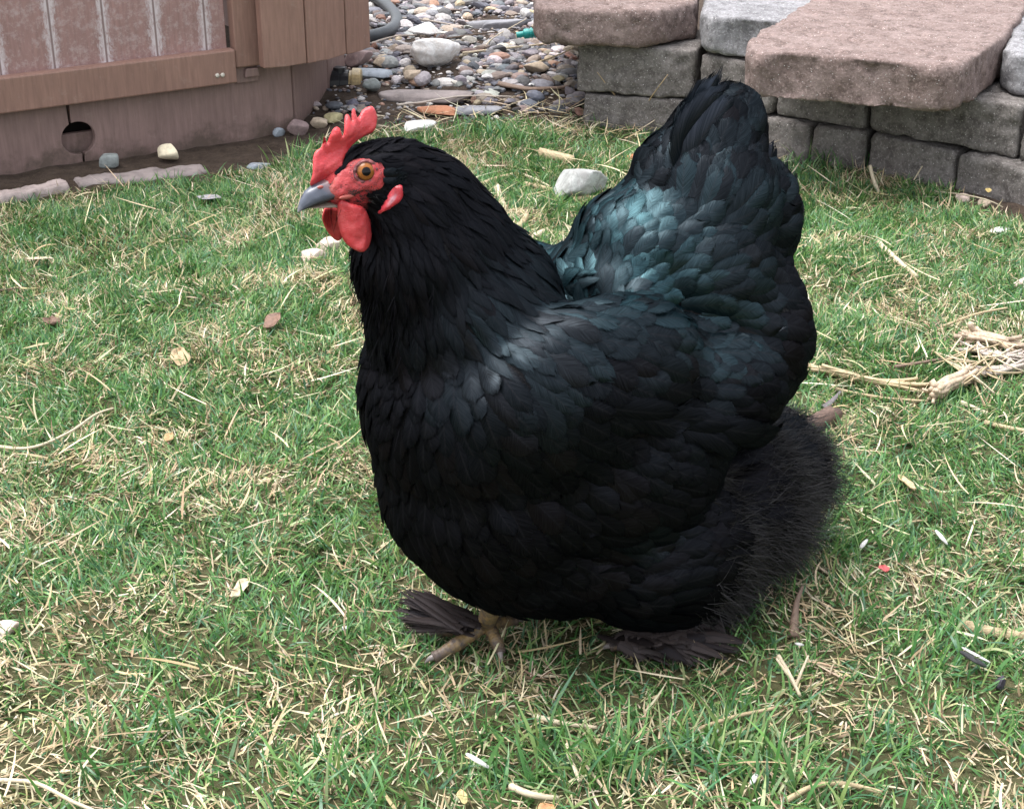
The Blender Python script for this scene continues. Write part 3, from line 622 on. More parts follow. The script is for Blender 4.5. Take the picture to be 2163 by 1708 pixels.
# ------------------------------------------------------------------ rough stones for the wall: prisms, rounded and worn
def rough_block(name, foot, z0, z1, mat, seed, bev=.0036, wear=.0038, voxel=.0042, chips=()):
    bm = bmesh.new(); f = [np.array(p, float) for p in foot]; a = sum(f[i][0]*f[(i+1) % len(f)][1]-f[(i+1) % len(f)][0]*f[i][1] for i in range(len(f)))
    if a < 0: f = f[::-1]
    lo = [bm.verts.new((*p, z0)) for p in f]; hi = [bm.verts.new((*p, z1)) for p in f]; n = len(f)
    bm.faces.new(lo[::-1]); bm.faces.new(hi)
    for i in range(n): bm.faces.new((lo[i], lo[(i+1) % n], hi[(i+1) % n], hi[i]))
    bmesh.ops.bevel(bm, geom=bm.edges[:], offset=bev, segments=3, profile=.5, affect='EDGES', clamp_overlap=True)
    me = remesh(bm_mesh(name, bm), voxel, 1, .5); P = verts_of(me); N = norms_of(me)
    h = n3(P, 38, seed)*wear*.8-np.clip(n3(P, 75, seed+11)-.25, 0, 1)*wear*2.4+n3(P, 130, seed+1)*wear*.5+n3(P, 260, seed+2)*wear*.28
    low = np.exp(-((P[:, 2]-z0)/.008)**2); h -= low*np.clip(n3(P, 60, seed+4), 0, 1)*.006
    for (cx_, cy_, cz_, r, dpt) in chips: h -= dpt*np.exp(-((P-np.array([cx_, cy_, cz_]))**2).sum(1)/r**2)*(1+.6*n3(P, 150, seed+7))
    P = P+N*h[:, None]; me.vertices.foreach_set('co', P.astype(np.float32).ravel()); me.polygons.foreach_set('use_smooth', np.full(len(me.polygons), True)); me.update()
    return link(name, me, mat)
def stone_block_mat(name, lo_, hi_, dark):
    m = Mat(name, .9, .25); a = m.noise(22, 8, .65); b = m.noise(330, 4, .75); v = m.voro(190); g = m.noise(75, 7, .7)
    c = m.ramp(a, [(.3, lo_), (.72, hi_)]); c = m.mix(m.ramp(g, [(.36, .8), (.54, 0)]), c, dark)
    c = m.mix(m.ramp(b, [(.52, 0), (.74, .75)]), c, tuple(min(1, x*1.9) for x in hi_)); c = m.mix(m.ramp(v, [(.05, .85), (.13, 0)]), c, (.72, .70, .68))
    m.color(c); m.bump(b, .8, .0018, m.bump(g, .7, .0035)); return m.m
M_PINK = stone_block_mat('pink_concrete', (.142, .100, .090), (.255, .196, .182), (.085, .06, .053))
M_GREY = stone_block_mat('grey_concrete', (.115, .102, .095), (.215, .198, .188), (.065, .057, .053))
M_GREY2 = stone_block_mat('blue_grey_concrete', (.16, .156, .164), (.29, .285, .295), (.09, .086, .09))
ZA, ZB, ZC = .048, .111, .166
JL = [(1100, 188), (1213, 195), (1470, 213), (1580, 238), (1630, 246), (1715, 263), (1830, 276), (2020, 318), (2148, 338), (2330, 392)]
JX = np.array([zp(*p, ZA)[:2] for p in JL])
def face_at(px, z=ZA):      # point of the wall face seen in this column
    t = np.interp(px, [p[0] for p in JL], np.arange(len(JL))); return np.array([np.interp(t, np.arange(len(JL)), JX[:, k]) for k in (0, 1)])
def wall_block(px0, px1, z0, z1, depth, label, mat, seed, out=0., **k):
    a, b = face_at(px0), face_at(px1); d = (b-a)/np.linalg.norm(b-a); nrm = np.array([d[1], -d[0]])
    a = a+d*.0022+nrm*out; b = b-d*.0022+nrm*out; mid = (a+b)/2+nrm*.004
    o = rough_block('wall_block', [a, mid, b, b-nrm*depth, a-nrm*depth], z0, z1-.0015, mat, seed, **k); tag(o, label, 'stone block', 'blocks of the low retaining wall'); return o
wall_block(1213, 1470, ZA, ZB+.006, .13, 'long grey wall block at the left end, under the left pink capstone', M_GREY, 1)
wall_block(1470, 1630, ZA, ZB+.002, .13, 'grey wall block right behind the hen\'s tail tip', M_GREY, 2)
wall_block(1630, 1828, ZA, ZB+.003, .13, 'brownish grey wall block under the left half of the big capstone', M_GREY, 3, -.004)
wall_block(1828, 2148, ZA, ZB+.003, .14, 'long grey wall block under the right corner of the big capstone', M_GREY, 4)
wall_block(2148, 2330, ZA, ZB-.001, .14, 'grey wall block cut off by the right edge, second course', M_GREY, 5)
wall_block(1228, 1475, -.04, ZA, .12, 'lowest wall block at the left end, half buried behind the dry grass tuft', M_GREY, 6, -.003)
wall_block(1475, 1590, -.04, ZA, .12, 'low wall block hidden mostly behind the black tail', M_GREY, 7)
wall_block(1590, 1714, -.04, ZA, .12, 'bottom course block just right of the black tail', M_GREY, 8)
wall_block(1714, 1836, -.04, ZA, .12, 'bottom course block with dry stalks standing in front', M_GREY, 9)
wall_block(1836, 2022, -.04, ZA, .12, 'bottom course block behind the green grass clump', M_GREY, 10)
wall_block(2022, 2330, -.04, ZA, .12, 'bottom course block above the bare soil at the right edge', M_GREY, 11)
def cap(foot_px, z0, z1, label, mat, seed, **k):
    o = rough_block('capstone', [zp(*p, z1)[:2] for p in foot_px], z0, z1, mat, seed, **k); tag(o, label, 'capstone', 'capstones of the low retaining wall'); return o
c_ = zp(1395, 62, .13)
cap([(1128, 8), (1150, 16), (1370, 21), (1474, 2), (1478, -60), (1420, -120), (1180, -120), (1128, -40)], ZB+.006, ZC+.002, 'pink capstone at the left end with a chipped front corner', M_PINK, 21, bev=.007, wear=.0036, chips=[(c_[0], c_[1], c_[2], .022, .010), (*zp(1165, 50, .125), .018, .008)])
cap([(1482, 22), (1500, 32), (1590, 38), (1720, 52), (1760, -20), (1720, -100), (1540, -100), (1490, -30)], ZB+.003, ZC, 'blue grey capstone between the two pink ones', M_GREY2, 22, bev=.009)
cap([(1576, 100), (1600, 112), (1660, 109), (1760, 118), (1870, 126), (1980, 140), (2030, 136), (2062, 118), (2128, 70), (2165, 20), (2180, -60), (1960, -110), (1790, -60), (1700, 8), (1655, 34), (1606, 64), (1578, 84)], ZB+.006, ZC+.004, 'big pink capstone with a rounded left end, overhanging the wall', M_PINK, 23, bev=.008, wear=.0036, chips=[(*zp(1700, 190, .10), .02, .006), (*zp(1900, 212, .10), .025, .006)])
cap([(2120, 100), (2150, 112), (2300, 130), (2340, 20), (2240, -40), (2178, 0), (2140, 50)], ZB, ZC-.004, 'grey capstone cut off by the right edge, beside the big pink one', M_GREY2, 24, bev=.007)

# ------------------------------------------------------------------ the hot tub cabinet
zr = .081
TA, TB = zp(0, 236, zr)[:2], zp(491, 171, zr)[:2]; td = (TB-TA)/np.linalg.norm(TB-TA); tn = np.array([td[1], -td[0]])     # along the face, out of the face
def tub_uv(x, y, out=0.):   # pixel -> (distance along the face, height) on the plane "out" in front of it
    o = np.array([*(TA+tn*out), 0]); n = np.array([*tn, 0]); d = ray(x, y); P = CP+d*(n @ (o-CP)/(n @ d)); return np.array([(P[:2]-TA) @ td, P[2]])
def wood(name, base, stripes=False):
    m = Mat(name, .55, .35); sp = m.n('SeparateXYZ'); m.l(m.coord(), sp.inputs[0]); v = m.n('CombineXYZ')
    m.l(m.math('MULTIPLY', sp.outputs[0], 260), v.inputs[0]); m.l(m.math('MULTIPLY', sp.outputs[1], 260), v.inputs[1]); m.l(m.math('MULTIPLY', sp.outputs[2], 22), v.inputs[2])
    g = m.noise(1, 6, .65, v.outputs[0]); n = m.noise(14, 6, .6)
    c = m.ramp(g, [(.3, tuple(x*.80 for x in base)), (.7, tuple(x*1.18 for x in base))]); c = m.mix(m.ramp(n, [(.35, .35), (.65, 0)]), c, tuple(x*.68 for x in base))
    if stripes:
        fr = m.math('ABSOLUTE', m.math('SUBTRACT', m.math('FRACT', m.math('ADD', m.math('MULTIPLY', sp.outputs[0], 1/.0655), STRIPE0)), .5))
        v2 = m.n('CombineXYZ'); m.l(m.math('MULTIPLY', sp.outputs[0], 300), v2.inputs[0]); m.l(m.math('MULTIPLY', sp.outputs[2], 130), v2.inputs[2]); pe = m.noise(1, 5, .75, v2.outputs[0], .6)
        near = m.math('SUBTRACT', 1., m.math('MULTIPLY', fr, 5.2)); k = m.ramp(m.math('ADD', m.math('MULTIPLY', near, .30), m.math('ADD', m.math('MULTIPLY', pe, .7), m.math('MULTIPLY', m.noise(26, 4, .7), .34))), [(.58, 0), (.78, 1)])
        c = m.mix(m.ramp(m.noise(130, 5, .75), [(.48, 0), (.68, .75)]), c, (.42, .33, .32))
        c = m.mix(k, c, (.55, .48, .49)); c = m.mix(m.ramp(fr, [(.012, .85), (.028, 0)]), c, (.16, .10, .09)); m.color(c); m.rough(m.ramp(k, [(0, .5), (1, .8)])); m.bump(k, .5, .001, m.bump(g, .35, .0008)); return m.m
    dz = m.math('MULTIPLY_ADD', sp.outputs[2], -14., .62); mud = m.ramp(m.math('ADD', m.math('MULTIPLY', m.noise(34, 7, .7), .9), m.math('MULTIPLY', dz, .55)), [(.60, 0), (.82, .85)])
    c = m.mix(m.ramp(m.noise(420, 3, .8), [(.66, 0), (.74, .6)]), c, tuple(x*.5 for x in base)); c = m.mix(m.ramp(m.noise(60, 8, .75), [(.58, 0), (.8, .35)]), c, (.40, .33, .29))
    m.color(m.mix(mud, c, (.085, .062, .048))); m.bump(g, .4, .0008); return m.m
STRIPE0 = .5-float(tub_uv(108, 60)[0])/.0655
BROWN = (.26, .152, .120)
M_WOOD = wood('brown_cabinet_board', BROWN); M_PANEL = wood('weathered_panel', (.30, .180, .165), True); M_PAN = wood('brown_base_pan', (.23, .152, .137))
tub = empty('hot_tub', (*TA, 0), 'brown hot tub cabinet with a weathered striped panel and rounded corner', 'hot tub', None, math.atan2(td[1], td[0]))
# local frame: x along the face, y into the tub, z up
def prism_xz(name, poly, y0, y1, mat, parent, bev=.0012, smooth=False):
    bm = bmesh.new(); fr = [bm.verts.new((p[0], y0, p[1])) for p in poly]; bk = [bm.verts.new((p[0], y1, p[1])) for p in poly]; n = len(poly)
    bm.faces.new(fr); bm.faces.new(bk[::-1])
    for i in range(n): bm.faces.new((fr[i], bk[i], bk[(i+1) % n], fr[(i+1) % n]))
    bmesh.ops.recalc_face_normals(bm, faces=bm.faces[:])
    if bev: bmesh.ops.bevel(bm, geom=bm.edges[:], offset=bev, segments=2, profile=.5, affect='EDGES', clamp_overlap=True)
    return link(name, bm_mesh(name, bm, smooth), mat, parent)
LEFT = -.75
r1 = tub_uv(488, 100)[0]; rt = float(tub_uv(240, 131)[1])
TOP = .80
prism_xz('side_panel', [(LEFT, .09), (r1-.004, .09), (r1-.004, TOP), (LEFT, TOP)], .004, .022, M_PANEL, tub)
rail = prism_xz('bottom_rail', [(LEFT, zr), (r1, zr), (r1, rt), (LEFT, rt)], -.014, .0035, M_WOOD, tub, .002)
M_SCREW = plain('screw_metal', (.50, .46, .40), .35, .2, 400, .6)
M_HOLE_SHADE = plain('painted_hole_shade', (.012, .009, .008), .9)  # near-black colour painted as the shade inside the hole
for px, py in ((459, 160), (470, 159)):
    u, z = tub_uv(px, py, .014); bm = bmesh.new(); bmesh.ops.create_cone(bm, cap_ends=True, segments=14, radius1=.0032, radius2=.0022, depth=.0016, matrix=Matrix.Translation((u, -.0148, z)) @ Matrix.Rotation(math.pi/2, 4, 'X')); o = link('screw', bm_mesh('screw', bm), M_SCREW, rail)
tx = tub_uv(552, 130)[0]; tz = float(tub_uv(520, 139)[1])
prism_xz('corner_trim', [(r1+.002, tz), (tx, tz), (tx, TOP), (r1+.002, TOP)], -.008, .010, M_WOOD, tub, .002)
prism_xz('trim_foot', [(r1+.004, tz-.022), (tx-.006, tz-.022), (tx-.006, tz-.0005), (r1+.004, tz-.0005)], .000, .012, M_PAN, tub, .001)
# the corner planks bend round: plan points from their lower ends
TI = Matrix.Rotation(-math.atan2(td[1], td[0]), 2)
def tl(P): return np.array(TI @ Vector((P[0]-TA[0], P[1]-TA[1])))
zk = tz+.002; plan = [tl(zp(*p, zk)) for p in [(556, 146), (650, 134), (733, 113), (783, 97)]]
def plank_plan(name, a, b, z0, z1, th, mat, gap=.0012):
    d = (b-a)/np.linalg.norm(b-a); n = np.array([-d[1], d[0]]); a = a+d*gap; b = b-d*gap; mid = (a+b)/2-n*.0015
    bm = bmesh.new(); f = [a, mid, b, b+n*th, a+n*th]; lo = [bm.verts.new((*p, z0)) for p in f]; hi = [bm.verts.new((*p, z1)) for p in f]
    bm.faces.new(lo[::-1]); bm.faces.new(hi)
    for i in range(5): bm.faces.new((lo[i], lo[(i+1) % 5], hi[(i+1) % 5], hi[i]))
    bmesh.ops.bevel(bm, geom=bm.edges[:], offset=.0015, segments=2, profile=.5, affect='EDGES', clamp_overlap=True); return link(name, bm_mesh(name, bm, False), mat, tub)
last = plan[-1]; plan += [last+np.array([.018, .075]), last+np.array([.016, .16]), last+np.array([.012, .8])]
for k in range(len(plan)-1): plank_plan('corner_plank' if k < 4 else 'far_panel', plan[k], plan[k+1], zk-.001*k, TOP, .016, M_WOOD)
bm = bmesh.new(); f = [(LEFT, .02)]+[tuple(p+np.array([-.016, .012])) for p in plan]+[(LEFT, 1.6)]
for z, fl in ((TOP+.03, 0),): bm.faces.new([bm.verts.new((*p, z)) for p in f])
r = bmesh.ops.extrude_face_region(bm, geom=bm.faces[:]); [setattr(v.co, 'z', TOP-.02) for v in r['geom'] if isinstance(v, bmesh.types.BMVert)]; bmesh.ops.recalc_face_normals(bm, faces=bm.faces[:])
link('tub_top', bm_mesh('tub_top', bm, False), M_PAN, tub)
# base pan with the round hole and its two slits
hc = tub_uv(166, 292, -.006); he = tub_uv(202, 292, -.006); rx = abs(he[0]-hc[0]); rz = abs(tub_uv(166, 257, -.006)[1]-hc[1])
s1 = tub_uv(142, 222, -.006); s1b = tub_uv(152, 258, -.006); s2 = tub_uv(173, 325, -.006); s2b = tub_uv(176, 358, -.006); bz = -.03; gap = .0022
def arc(a0, a1, n=18): return [(hc[0]+rx*math.cos(t), hc[1]+rz*math.sin(t)) for t in np.linspace(a0, a1, n)]
at_ = math.pi*.63; ab_ = -math.pi*.44
end = tub_uv(621, 259, -.006)[0]; ztop = zr+.012
left_poly = [(LEFT, bz), (s2b[0]-gap, bz)]+arc(ab_-.06, at_+.07-2*math.pi, 22)+[(s1[0]-gap, ztop), (LEFT, ztop)]
right_poly = [(s2b[0]+gap, bz), (end, bz), (end, ztop), (s1[0]+gap, ztop)]+arc(at_-.07, ab_+.06, 22)
prism_xz('base_pan', left_poly, .006, .016, M_PAN, tub, .0008); prism_xz('base_pan', right_poly, .006, .016, M_PAN, tub, .0008)
prism_xz('inner_board', [(hc[0]-.10, bz), (hc[0]+.10, bz), (hc[0]+.10, hc[1]+.002), (hc[0]-.10, hc[1]+.002)], .024, .032, M_PAN, tub, .001)
prism_xz('inner_shade_panel', [(hc[0]-.12, bz), (hc[0]+.12, bz), (hc[0]+.12, ztop), (hc[0]-.12, ztop)], .052, .060, M_HOLE_SHADE, tub, 0)  # dark panel behind the hole, interior shade put into its colour
pr = [np.array([end+.004, .007]), tl(zp(695, 216, .0)), tl(zp(732, 190, .0))]; pr.append(pr[-1]+np.array([-.02, .6]))
for k in range(3): plank_plan('base_pan', pr[k], pr[k+1], -.03, ztop, .012, M_PAN, .001)
# small latch under the trim, drain valve with brass cap
u, z = tub_uv(530, 152, 0); prism_xz('catch', [(u-.011, z-.006), (u+.011, z-.006), (u+.009, z+.006), (u-.009, z+.006)], -.006, .004, M_PAN, tub, .002)
M_BLACK = plain('black_plastic', (.012, .013, .016), .4, .3, 200, .5); M_BRASS = plain('old_brass', (.34, .25, .12), .4, .35, 250, .6)
def to_tub(P): q = tl(P); return np.array([q[0], q[1], P[2]])
va, vb, vc = (zp(x, 172, .03) for x in (678, 738, 764)); vb[1] = vc[1] = va[1]-.01
def pt(x, y, yy): d = ray(x, y); return CP+d*(yy-CP[1])/d[1]
YV = zp(700, 205, 0)[1]-.005; va, vb, vc = pt(676, 176, YV), pt(738, 173, YV), pt(764, 174, YV)
P = [va, va*.7+vb*.3, va*.69+vb*.31, va*.3+vb*.7, va*.29+vb*.71, vb]; V, F = tube([to_tub(p) for p in P], [.017, .017, .021, .021, .017, .017], 18); valve = link('drain_valve', mesh('drain_valve', V, F, False), M_BLACK, tub)
V, F = tube([to_tub(p) for p in (vb, vb*.8+vc*.2, vb*.75+vc*.25, vc*.92+vb*.08, vc)], [.016, .016, .0200, .0200, .017], 24); link('brass_cap', mesh('brass_cap', V, F, False), M_BRASS, valve)
k1 = pt(716, 160, YV); k2 = pt(716, 142, YV); V, F = tube([to_tub(k1), to_tub(k2)], [.010, .009], 12); link('valve_knob', mesh('valve_knob', V, F, False), M_BLACK, valve)
# grey hose bending out from behind the cabinet
Pp = [zp(x, y, z) for x, y, z in [(740, -30, .05), (785, -8, .045), (812, 8, .042), (832, 28, .040), (838, 47, .037), (824, 64, .036), (796, 74, .036), (755, 82, .036), (715, 92, .036)]]
Pc = catmull(Pp, 8, False); V, F = tube(Pc, .0098*(1+.03*(np.arange(len(Pc)) % 2)), 16)
tag(link('hose', mesh('hose', V, F), plain('grey_hose', (.038, .043, .050), .45, .25, 120, .5)), 'thick grey hose bending out from behind the hot tub corner', 'hose')

# ------------------------------------------------------------------ gravel and single stones
def pebble_shape(sub=2):
    bm = bmesh.new(); bmesh.ops.create_icosphere(bm, subdivisions=sub, radius=1); V = np.array([tuple(v.co) for v in bm.verts]); F = np.array([[v.index for v in f.verts] for f in bm.faces]); bm.free(); return V, F
PV, PF = pebble_shape(2)
def facet(A, k, r_=None):       # knock flat faces on a lump
    g = r_ or rng
    for _ in range(k):
        n_ = g.normal(0, 1, 3); n_ /= np.linalg.norm(n_); c_ = g.uniform(.42, .82)*np.abs(A @ n_).max(); e_ = np.maximum(A @ n_-c_, 0); A = A-e_[:, None]*n_*.9
    return A
GRAVEL = [(705, 235), (690, 190), (740, 120), (780, 40), (770, -130), (1150, -130), (1150, 60), (1215, 110), (1222, 232), (1160, 236), (1050, 232), (950, 236), (850, 232), (790, 240)]
GP_ = [tuple(gp(*p)[:2]) for p in GRAVEL]
lo, hi = np.min(GP_, 0), np.max(GP_, 0); n = 5600
Q = rng.uniform(lo, hi, (n*2, 2)); ok = in_poly(Q, GP_); ok |= (dist_poly(Q, GP_) < .035) & (rng.random(len(Q)) < .22); Q = Q[ok][:n]
_p = proj(np.c_[Q, gz(Q[:, 0], Q[:, 1])+.01]); _k = np.ones(len(Q), bool)
for x0, y0, x1, y1 in [(866, 90, 978, 156), (858, 52, 930, 84), (984, 26, 1126, 66), (798, 170, 1000, 226), (944, 208, 1062, 248), (880, 217, 966, 246), (764, 170, 803, 204), (729, 110, 791, 150), (741, 138, 830, 172), (1104, 134, 1162, 164), (1058, 176, 1200, 198), (676, 160, 770, 205)]: _k &= (((_p[:, 0]-(x0+x1)/2)/((x1-x0)/2))**4+((_p[:, 1]-(y0+y1)/2)/((y1-y0)/2+4))**4) > 1
Q = Q[_k]
PAL = 1.25*np.array([(.15, .15, .165), (.10, .105, .125), (.24, .23, .235), (.40, .38, .37), (.30, .25, .20), (.19, .14, .125), (.08, .075, .08), (.20, .185, .20), (.52, .49, .47), (.26, .15, .11), (.36, .29, .20)])
PW = np.array([.14, .14, .12, .11, .10, .10, .11, .09, .07, .02, .02]); Vs, Fs, Cs = [], [], []
for k, (x, y) in enumerate(Q):
    r = .0042+.0105*rng.random()**2.4; s = r*np.array([rng.uniform(.9, 1.6), rng.uniform(.7, 1.1), rng.uniform(.38, .72)]); A = PV.copy(); A += n3(A*1.0+k*3.1, .9)[:, None]*.24*A; sh = rng.integers(0, 3)
    if sh: A = facet(A, 11)
    A = A*s; a = rng.uniform(0, 6.28); b = rng.normal(0, .3); ca, sa, cb, sb = math.cos(a), math.sin(a), math.cos(b), math.sin(b)
    A = A @ np.array([[1, 0, 0], [0, cb, -sb], [0, sb, cb]]).T @ np.array([[ca, -sa, 0], [sa, ca, 0], [0, 0, 1]]).T
    Vs.append(A+[x, y, float(gz(x, y))+s[2]*rng.uniform(-.1, .8)+.003*rng.random()]); Fs.append(PF+k*len(PV)); Cs.append(np.tile(np.clip(PAL[rng.choice(len(PAL), p=PW/PW.sum())]*rng.uniform(.7, 1.25)*rng.uniform(.94, 1.06, 3), 0, 1), (len(PV), 1)))
k0 = len(Vs); T_ = rng.uniform(lo-[.06, .04], hi+[.06, 0], (9000, 2)); T_ = T_[in_poly(T_, GP_) | ((dist_poly(T_, GP_) < .05) & (rng.random(len(T_)) < .5))][:4200]
for k, (x, y) in enumerate(T_):
    r = rng.uniform(.0016, .0044); A = facet(PV*(1+rng.normal(0, .08, (len(PV), 1))), 5)*r*np.array([rng.uniform(1, 1.8), 1, rng.uniform(.5, .8)]); a = rng.uniform(0, 6.28); A = A @ np.array([[math.cos(a), -math.sin(a), 0], [math.sin(a), math.cos(a), 0], [0, 0, 1]]).T
    Vs.append(A+[x, y, float(gz(x, y))+r*.3]); Fs.append(PF+(k0+k)*len(PV)); Cs.append(np.tile(np.clip(PAL[rng.choice(len(PAL), p=PW/PW.sum())]*rng.uniform(.6, 1.2), 0, 1), (len(PV), 1)))
m = Mat('pebbles', .7, .35); a_ = m.attr('tint').outputs['Color']; n1 = m.noise(190, 6, .7)
m.color(m.mix(m.ramp(n1, [(.35, .75), (.6, 0)]), a_, m.mix(.5, a_, (.05, .045, .045)))); m.bump(n1, .5, .0015)
tag(link('gravel', mesh('gravel', np.concatenate(Vs), np.concatenate(Fs), False, np.concatenate(Cs)), m.m), 'mixed grey pebbles and chippings covering the ground between tub and wall', 'gravel', kind='stuff')

def pixel_base(x0, y0, x1, y1): return gp((x0+x1)/2, y1-(y1-y0)*.18)
def stone(name, box, label, mat, flat=.6, depth=.8, seed=0, ang=.3, block=0., tilt=0., cat='stone', sink=.25, rough=.16, group=None):
    P = pixel_base(*box); sc = scale_at(P); wx = (box[2]-box[0])/sc/2; h = (box[3]-box[1])/sc/2
    hz = max(.0025, min(h*.95, wx*flat)); dy = wx*depth
    V, F = pebble_shape(4 if box[2]-box[0] > 55 else 3); V = V+n3(V, .8, seed)[:, None]*rough*1.2*V+n3(V, 2.1, seed+3)[:, None]*rough*.55*V+n3(V, 5, seed+5)[:, None]*rough*.2*V
    V = facet(V, 11, np.random.default_rng(seed+100))
    V = V+n3(V, 3.5, seed+8)[:, None]*rough*.25*V
    if block: V = np.sign(V)*np.abs(V)**(1-block)
    V = (V-(V.max(0)+V.min(0))/2)/((V.max(0)-V.min(0))/2)*[wx, dy, hz]; ca, sa = math.cos(tilt), math.sin(tilt); V = V @ np.array([[ca, 0, sa], [0, 1, 0], [-sa, 0, ca]]).T
    o = link(name, mesh(name, V, F, True), mat); o.location = (P[0], P[1], float(gz(P[0], P[1]))+hz*(1-2*sink*.5)); o.rotation_euler = (0, 0, ang if depth < 1.2 else 0)
    return tag(o, label, cat, group)
def sm(name, c, bumpy=.6, scale=90, veins=None):
    m = Mat(name, .8, .3); a = m.noise(scale, 8, .7); b = m.noise(scale*4.3, 5, .7); c_ = m.ramp(a, [(.3, tuple(x*.55 for x in c)), (.5, c), (.75, tuple(min(.95, x*1.3) for x in c))])
    if veins: c_ = m.mix(m.ramp(m.noise(scale*.6, 6, .75, dist=1.5), [(.42, .85), (.52, 0)]), c_, veins)
    m.color(c_); m.bump(b, bumpy*.7, .001, m.bump(a, bumpy, .003)); return m.m
M_WHITE = sm('white_rock', (.86, .85, .84), 1., 45, (.66, .62, .59)); M_SLATE = sm('slate_stone', (.24, .24, .26), .5, 50); M_TAN = sm('tan_stone', (.46, .37, .28), .6); M_ORANGE = sm('orange_stone', (.42, .19, .11), .5)
M_CREAM = sm('cream_stone', (.68, .60, .44), .5, 70); M_MAUVE = sm('mauve_stone', (.25, .18, .175), .5); M_GREEN = sm('green_grey_stone', (.22, .24, .235), .5); M_PALE = sm('pale_pink_stone', (.66, .52, .45), .7, 80); M_ROUND = sm('pale_round_stone', (.36, .37, .36), .7, 40, (.24, .235, .23))
M_PAVER = sm('paver_edge', (.26, .22, .21), .7, 40); M_BLUES = sm('blue_slate', (.28, .31, .35), .4)
st = stone
st('rock', (866, 78, 978, 152), 'large knobbly white rock on the gravel', M_WHITE, .8, .7, 1, .3, 0, 0, rough=.30)
st('rock', (858, 48, 930, 80), 'smaller white rock behind the large knobbly one', M_WHITE, .5, .7, 2, .1, 0, 0, rough=.26)
st('stone_slab', (984, 26, 1126, 66), 'flat grey slate slab lying on the gravel near the pink capstone', M_SLATE, .14, .36, 3, .06, .35, 0, 'stone slab', rough=.10)
st('stone_slab', (798, 164, 1000, 222), 'long flat grey slab at the edge between gravel and lawn', M_PAVER, .10, .30, 4, -.10, .45, 0, 'stone slab', rough=.07)
st('stone_slab', (944, 206, 1062, 246), 'shorter lavender grey slab beside the orange stone', M_SLATE, .14, .38, 5, -.03, .45, 0, 'stone slab', rough=.07)
st('stone', (880, 217, 966, 246), 'flat orange brown stone at the lawn edge', M_ORANGE, .25, .5, 6, -.1, .1)
st('stone', (853, 160, 890, 180), 'small tan pebble on top of the long flat slab', M_TAN, .6, .8, 7, sink=-1.2)
st('stone', (1104, 130, 1162, 160), 'lumpy beige stone under the pale reed', M_TAN, .55, .7, 8, rough=.25)
st('stone', (764, 165, 803, 200), 'round grey stone right of the brass drain cap', M_GREEN, .9, .9, 9)
st('stone', (729, 106, 791, 144), 'rounded mauve grey stone beside the cabinet corner', M_MAUVE, .6, .8, 10)
st('stone', (786, 124, 824, 150), 'beige stone next to the mauve grey one', M_TAN, .6, .8, 11)
st('stone', (741, 138, 830, 168), 'flat bluish stone below the mauve grey one', M_BLUES, .22, .5, 12, .05, .3)
st('stone', (605, 252, 650, 292), 'pointed pink brown stone at the foot of the hot tub', M_MAUVE, .9, .8, 13, .5, .0, .2, rough=.25)
st('stone', (656, 248, 692, 274), 'pitted beige stone behind the comb', M_TAN, .7, .9, 14, rough=.3)
st('stone', (686, 235, 726, 259), 'yellowish flat stone behind the comb, next to the pitted one', sm('yellow_stone', (.40, .35, .20), .5), .5, .7, 15)
st('stone', (577, 268, 604, 292), 'small dark slate shard leaning at the tub base', M_BLUES, .8, .5, 16, .4, .3, .3)
st('stone', (335, 312, 378, 348), 'cream coloured pebble on the edging at the tub base', M_CREAM, .8, .85, 17, .2, .2, 0, sink=-.2, rough=.1)
st('stone', (211, 329, 252, 360), 'grey green cube shaped stone by the tub base', M_GREEN, .75, .7, 18, .25, .55, .08, sink=-.1, rough=.08)
st('stone', (520, 337, 572, 360), 'flat pale blue slate piece on the grass edge', M_BLUES, .25, .6, 19, .2, .2)
st('stone', (853, 250, 922, 284), 'flat white stone in the grass behind the hen\'s head', M_WHITE, .35, .6, 20, .05, .1)
st('stone', (1168, 352, 1282, 424), 'round pale grey stone half sunk in the grass before the tail', M_ROUND, .75, .85, 21, .1, .05, 0, rough=.10)
st('stone', (632, 508, 690, 562), 'pale pink stone in the grass just below the beak', M_PALE, .55, .7, 22, .4, .1, rough=.25)
st('stone', (664, 494, 722, 538), 'pale pink stone under the wattles', M_PALE, .6, .7, 23, .2, .1, rough=.22)
st('stone', (2134, 580, 2176, 612), 'whitish pink stone at the right edge of the lawn', M_PALE, .6, .7, 24)
st('stone', (2016, 406, 2054, 430), 'small pinkish stone in the bare soil below the wall', M_PALE, .5, .8, 25)
st('stone', (2064, 410, 2100, 440), 'small tan stone in the bare soil near the right edge', M_TAN, .5, .8, 26)
st('stone', (-14, 1302, 44, 1345), 'pale stone cut off by the left edge', M_PALE, .6, .7, 27)
st('stone', (722, 1314, 740, 1338), 'small glossy white pebble left of the feathered foot', sm('white_pebble', (.66, .66, .68), .3), .6, .8, 28)
st('stone', (2086, 474, 2138, 494), 'flat whitish flake in the grass near the right edge', M_WHITE, .2, .5, 29)
st('stone', (1008, 400, 1030, 418), 'tiny buff stone behind the hen\'s neck', M_TAN, .6, .8, 30)
def edging(label, a, b, wpx, seed):
    A, B = gp(*a), gp(*b); d = (B-A)[:2]; L = np.linalg.norm(d); d /= L; nn_ = np.array([-d[1], d[0]]); wv = wpx/scale_at(A)*1.9; z = float(gz(A[0], A[1]))
    o = rough_block('edging_slab', [A[:2], B[:2], B[:2]+nn_*wv, A[:2]+nn_*wv], z-.02, z+.0045, M_PAVER if seed % 2 else M_PINK2, seed, bev=.002, wear=.0045); tag(o, label, 'edging slab', 'slabs edging the lawn by the tub')
M_PINK2 = sm('pinkish_paver', (.40, .33, .31), .7, 40)
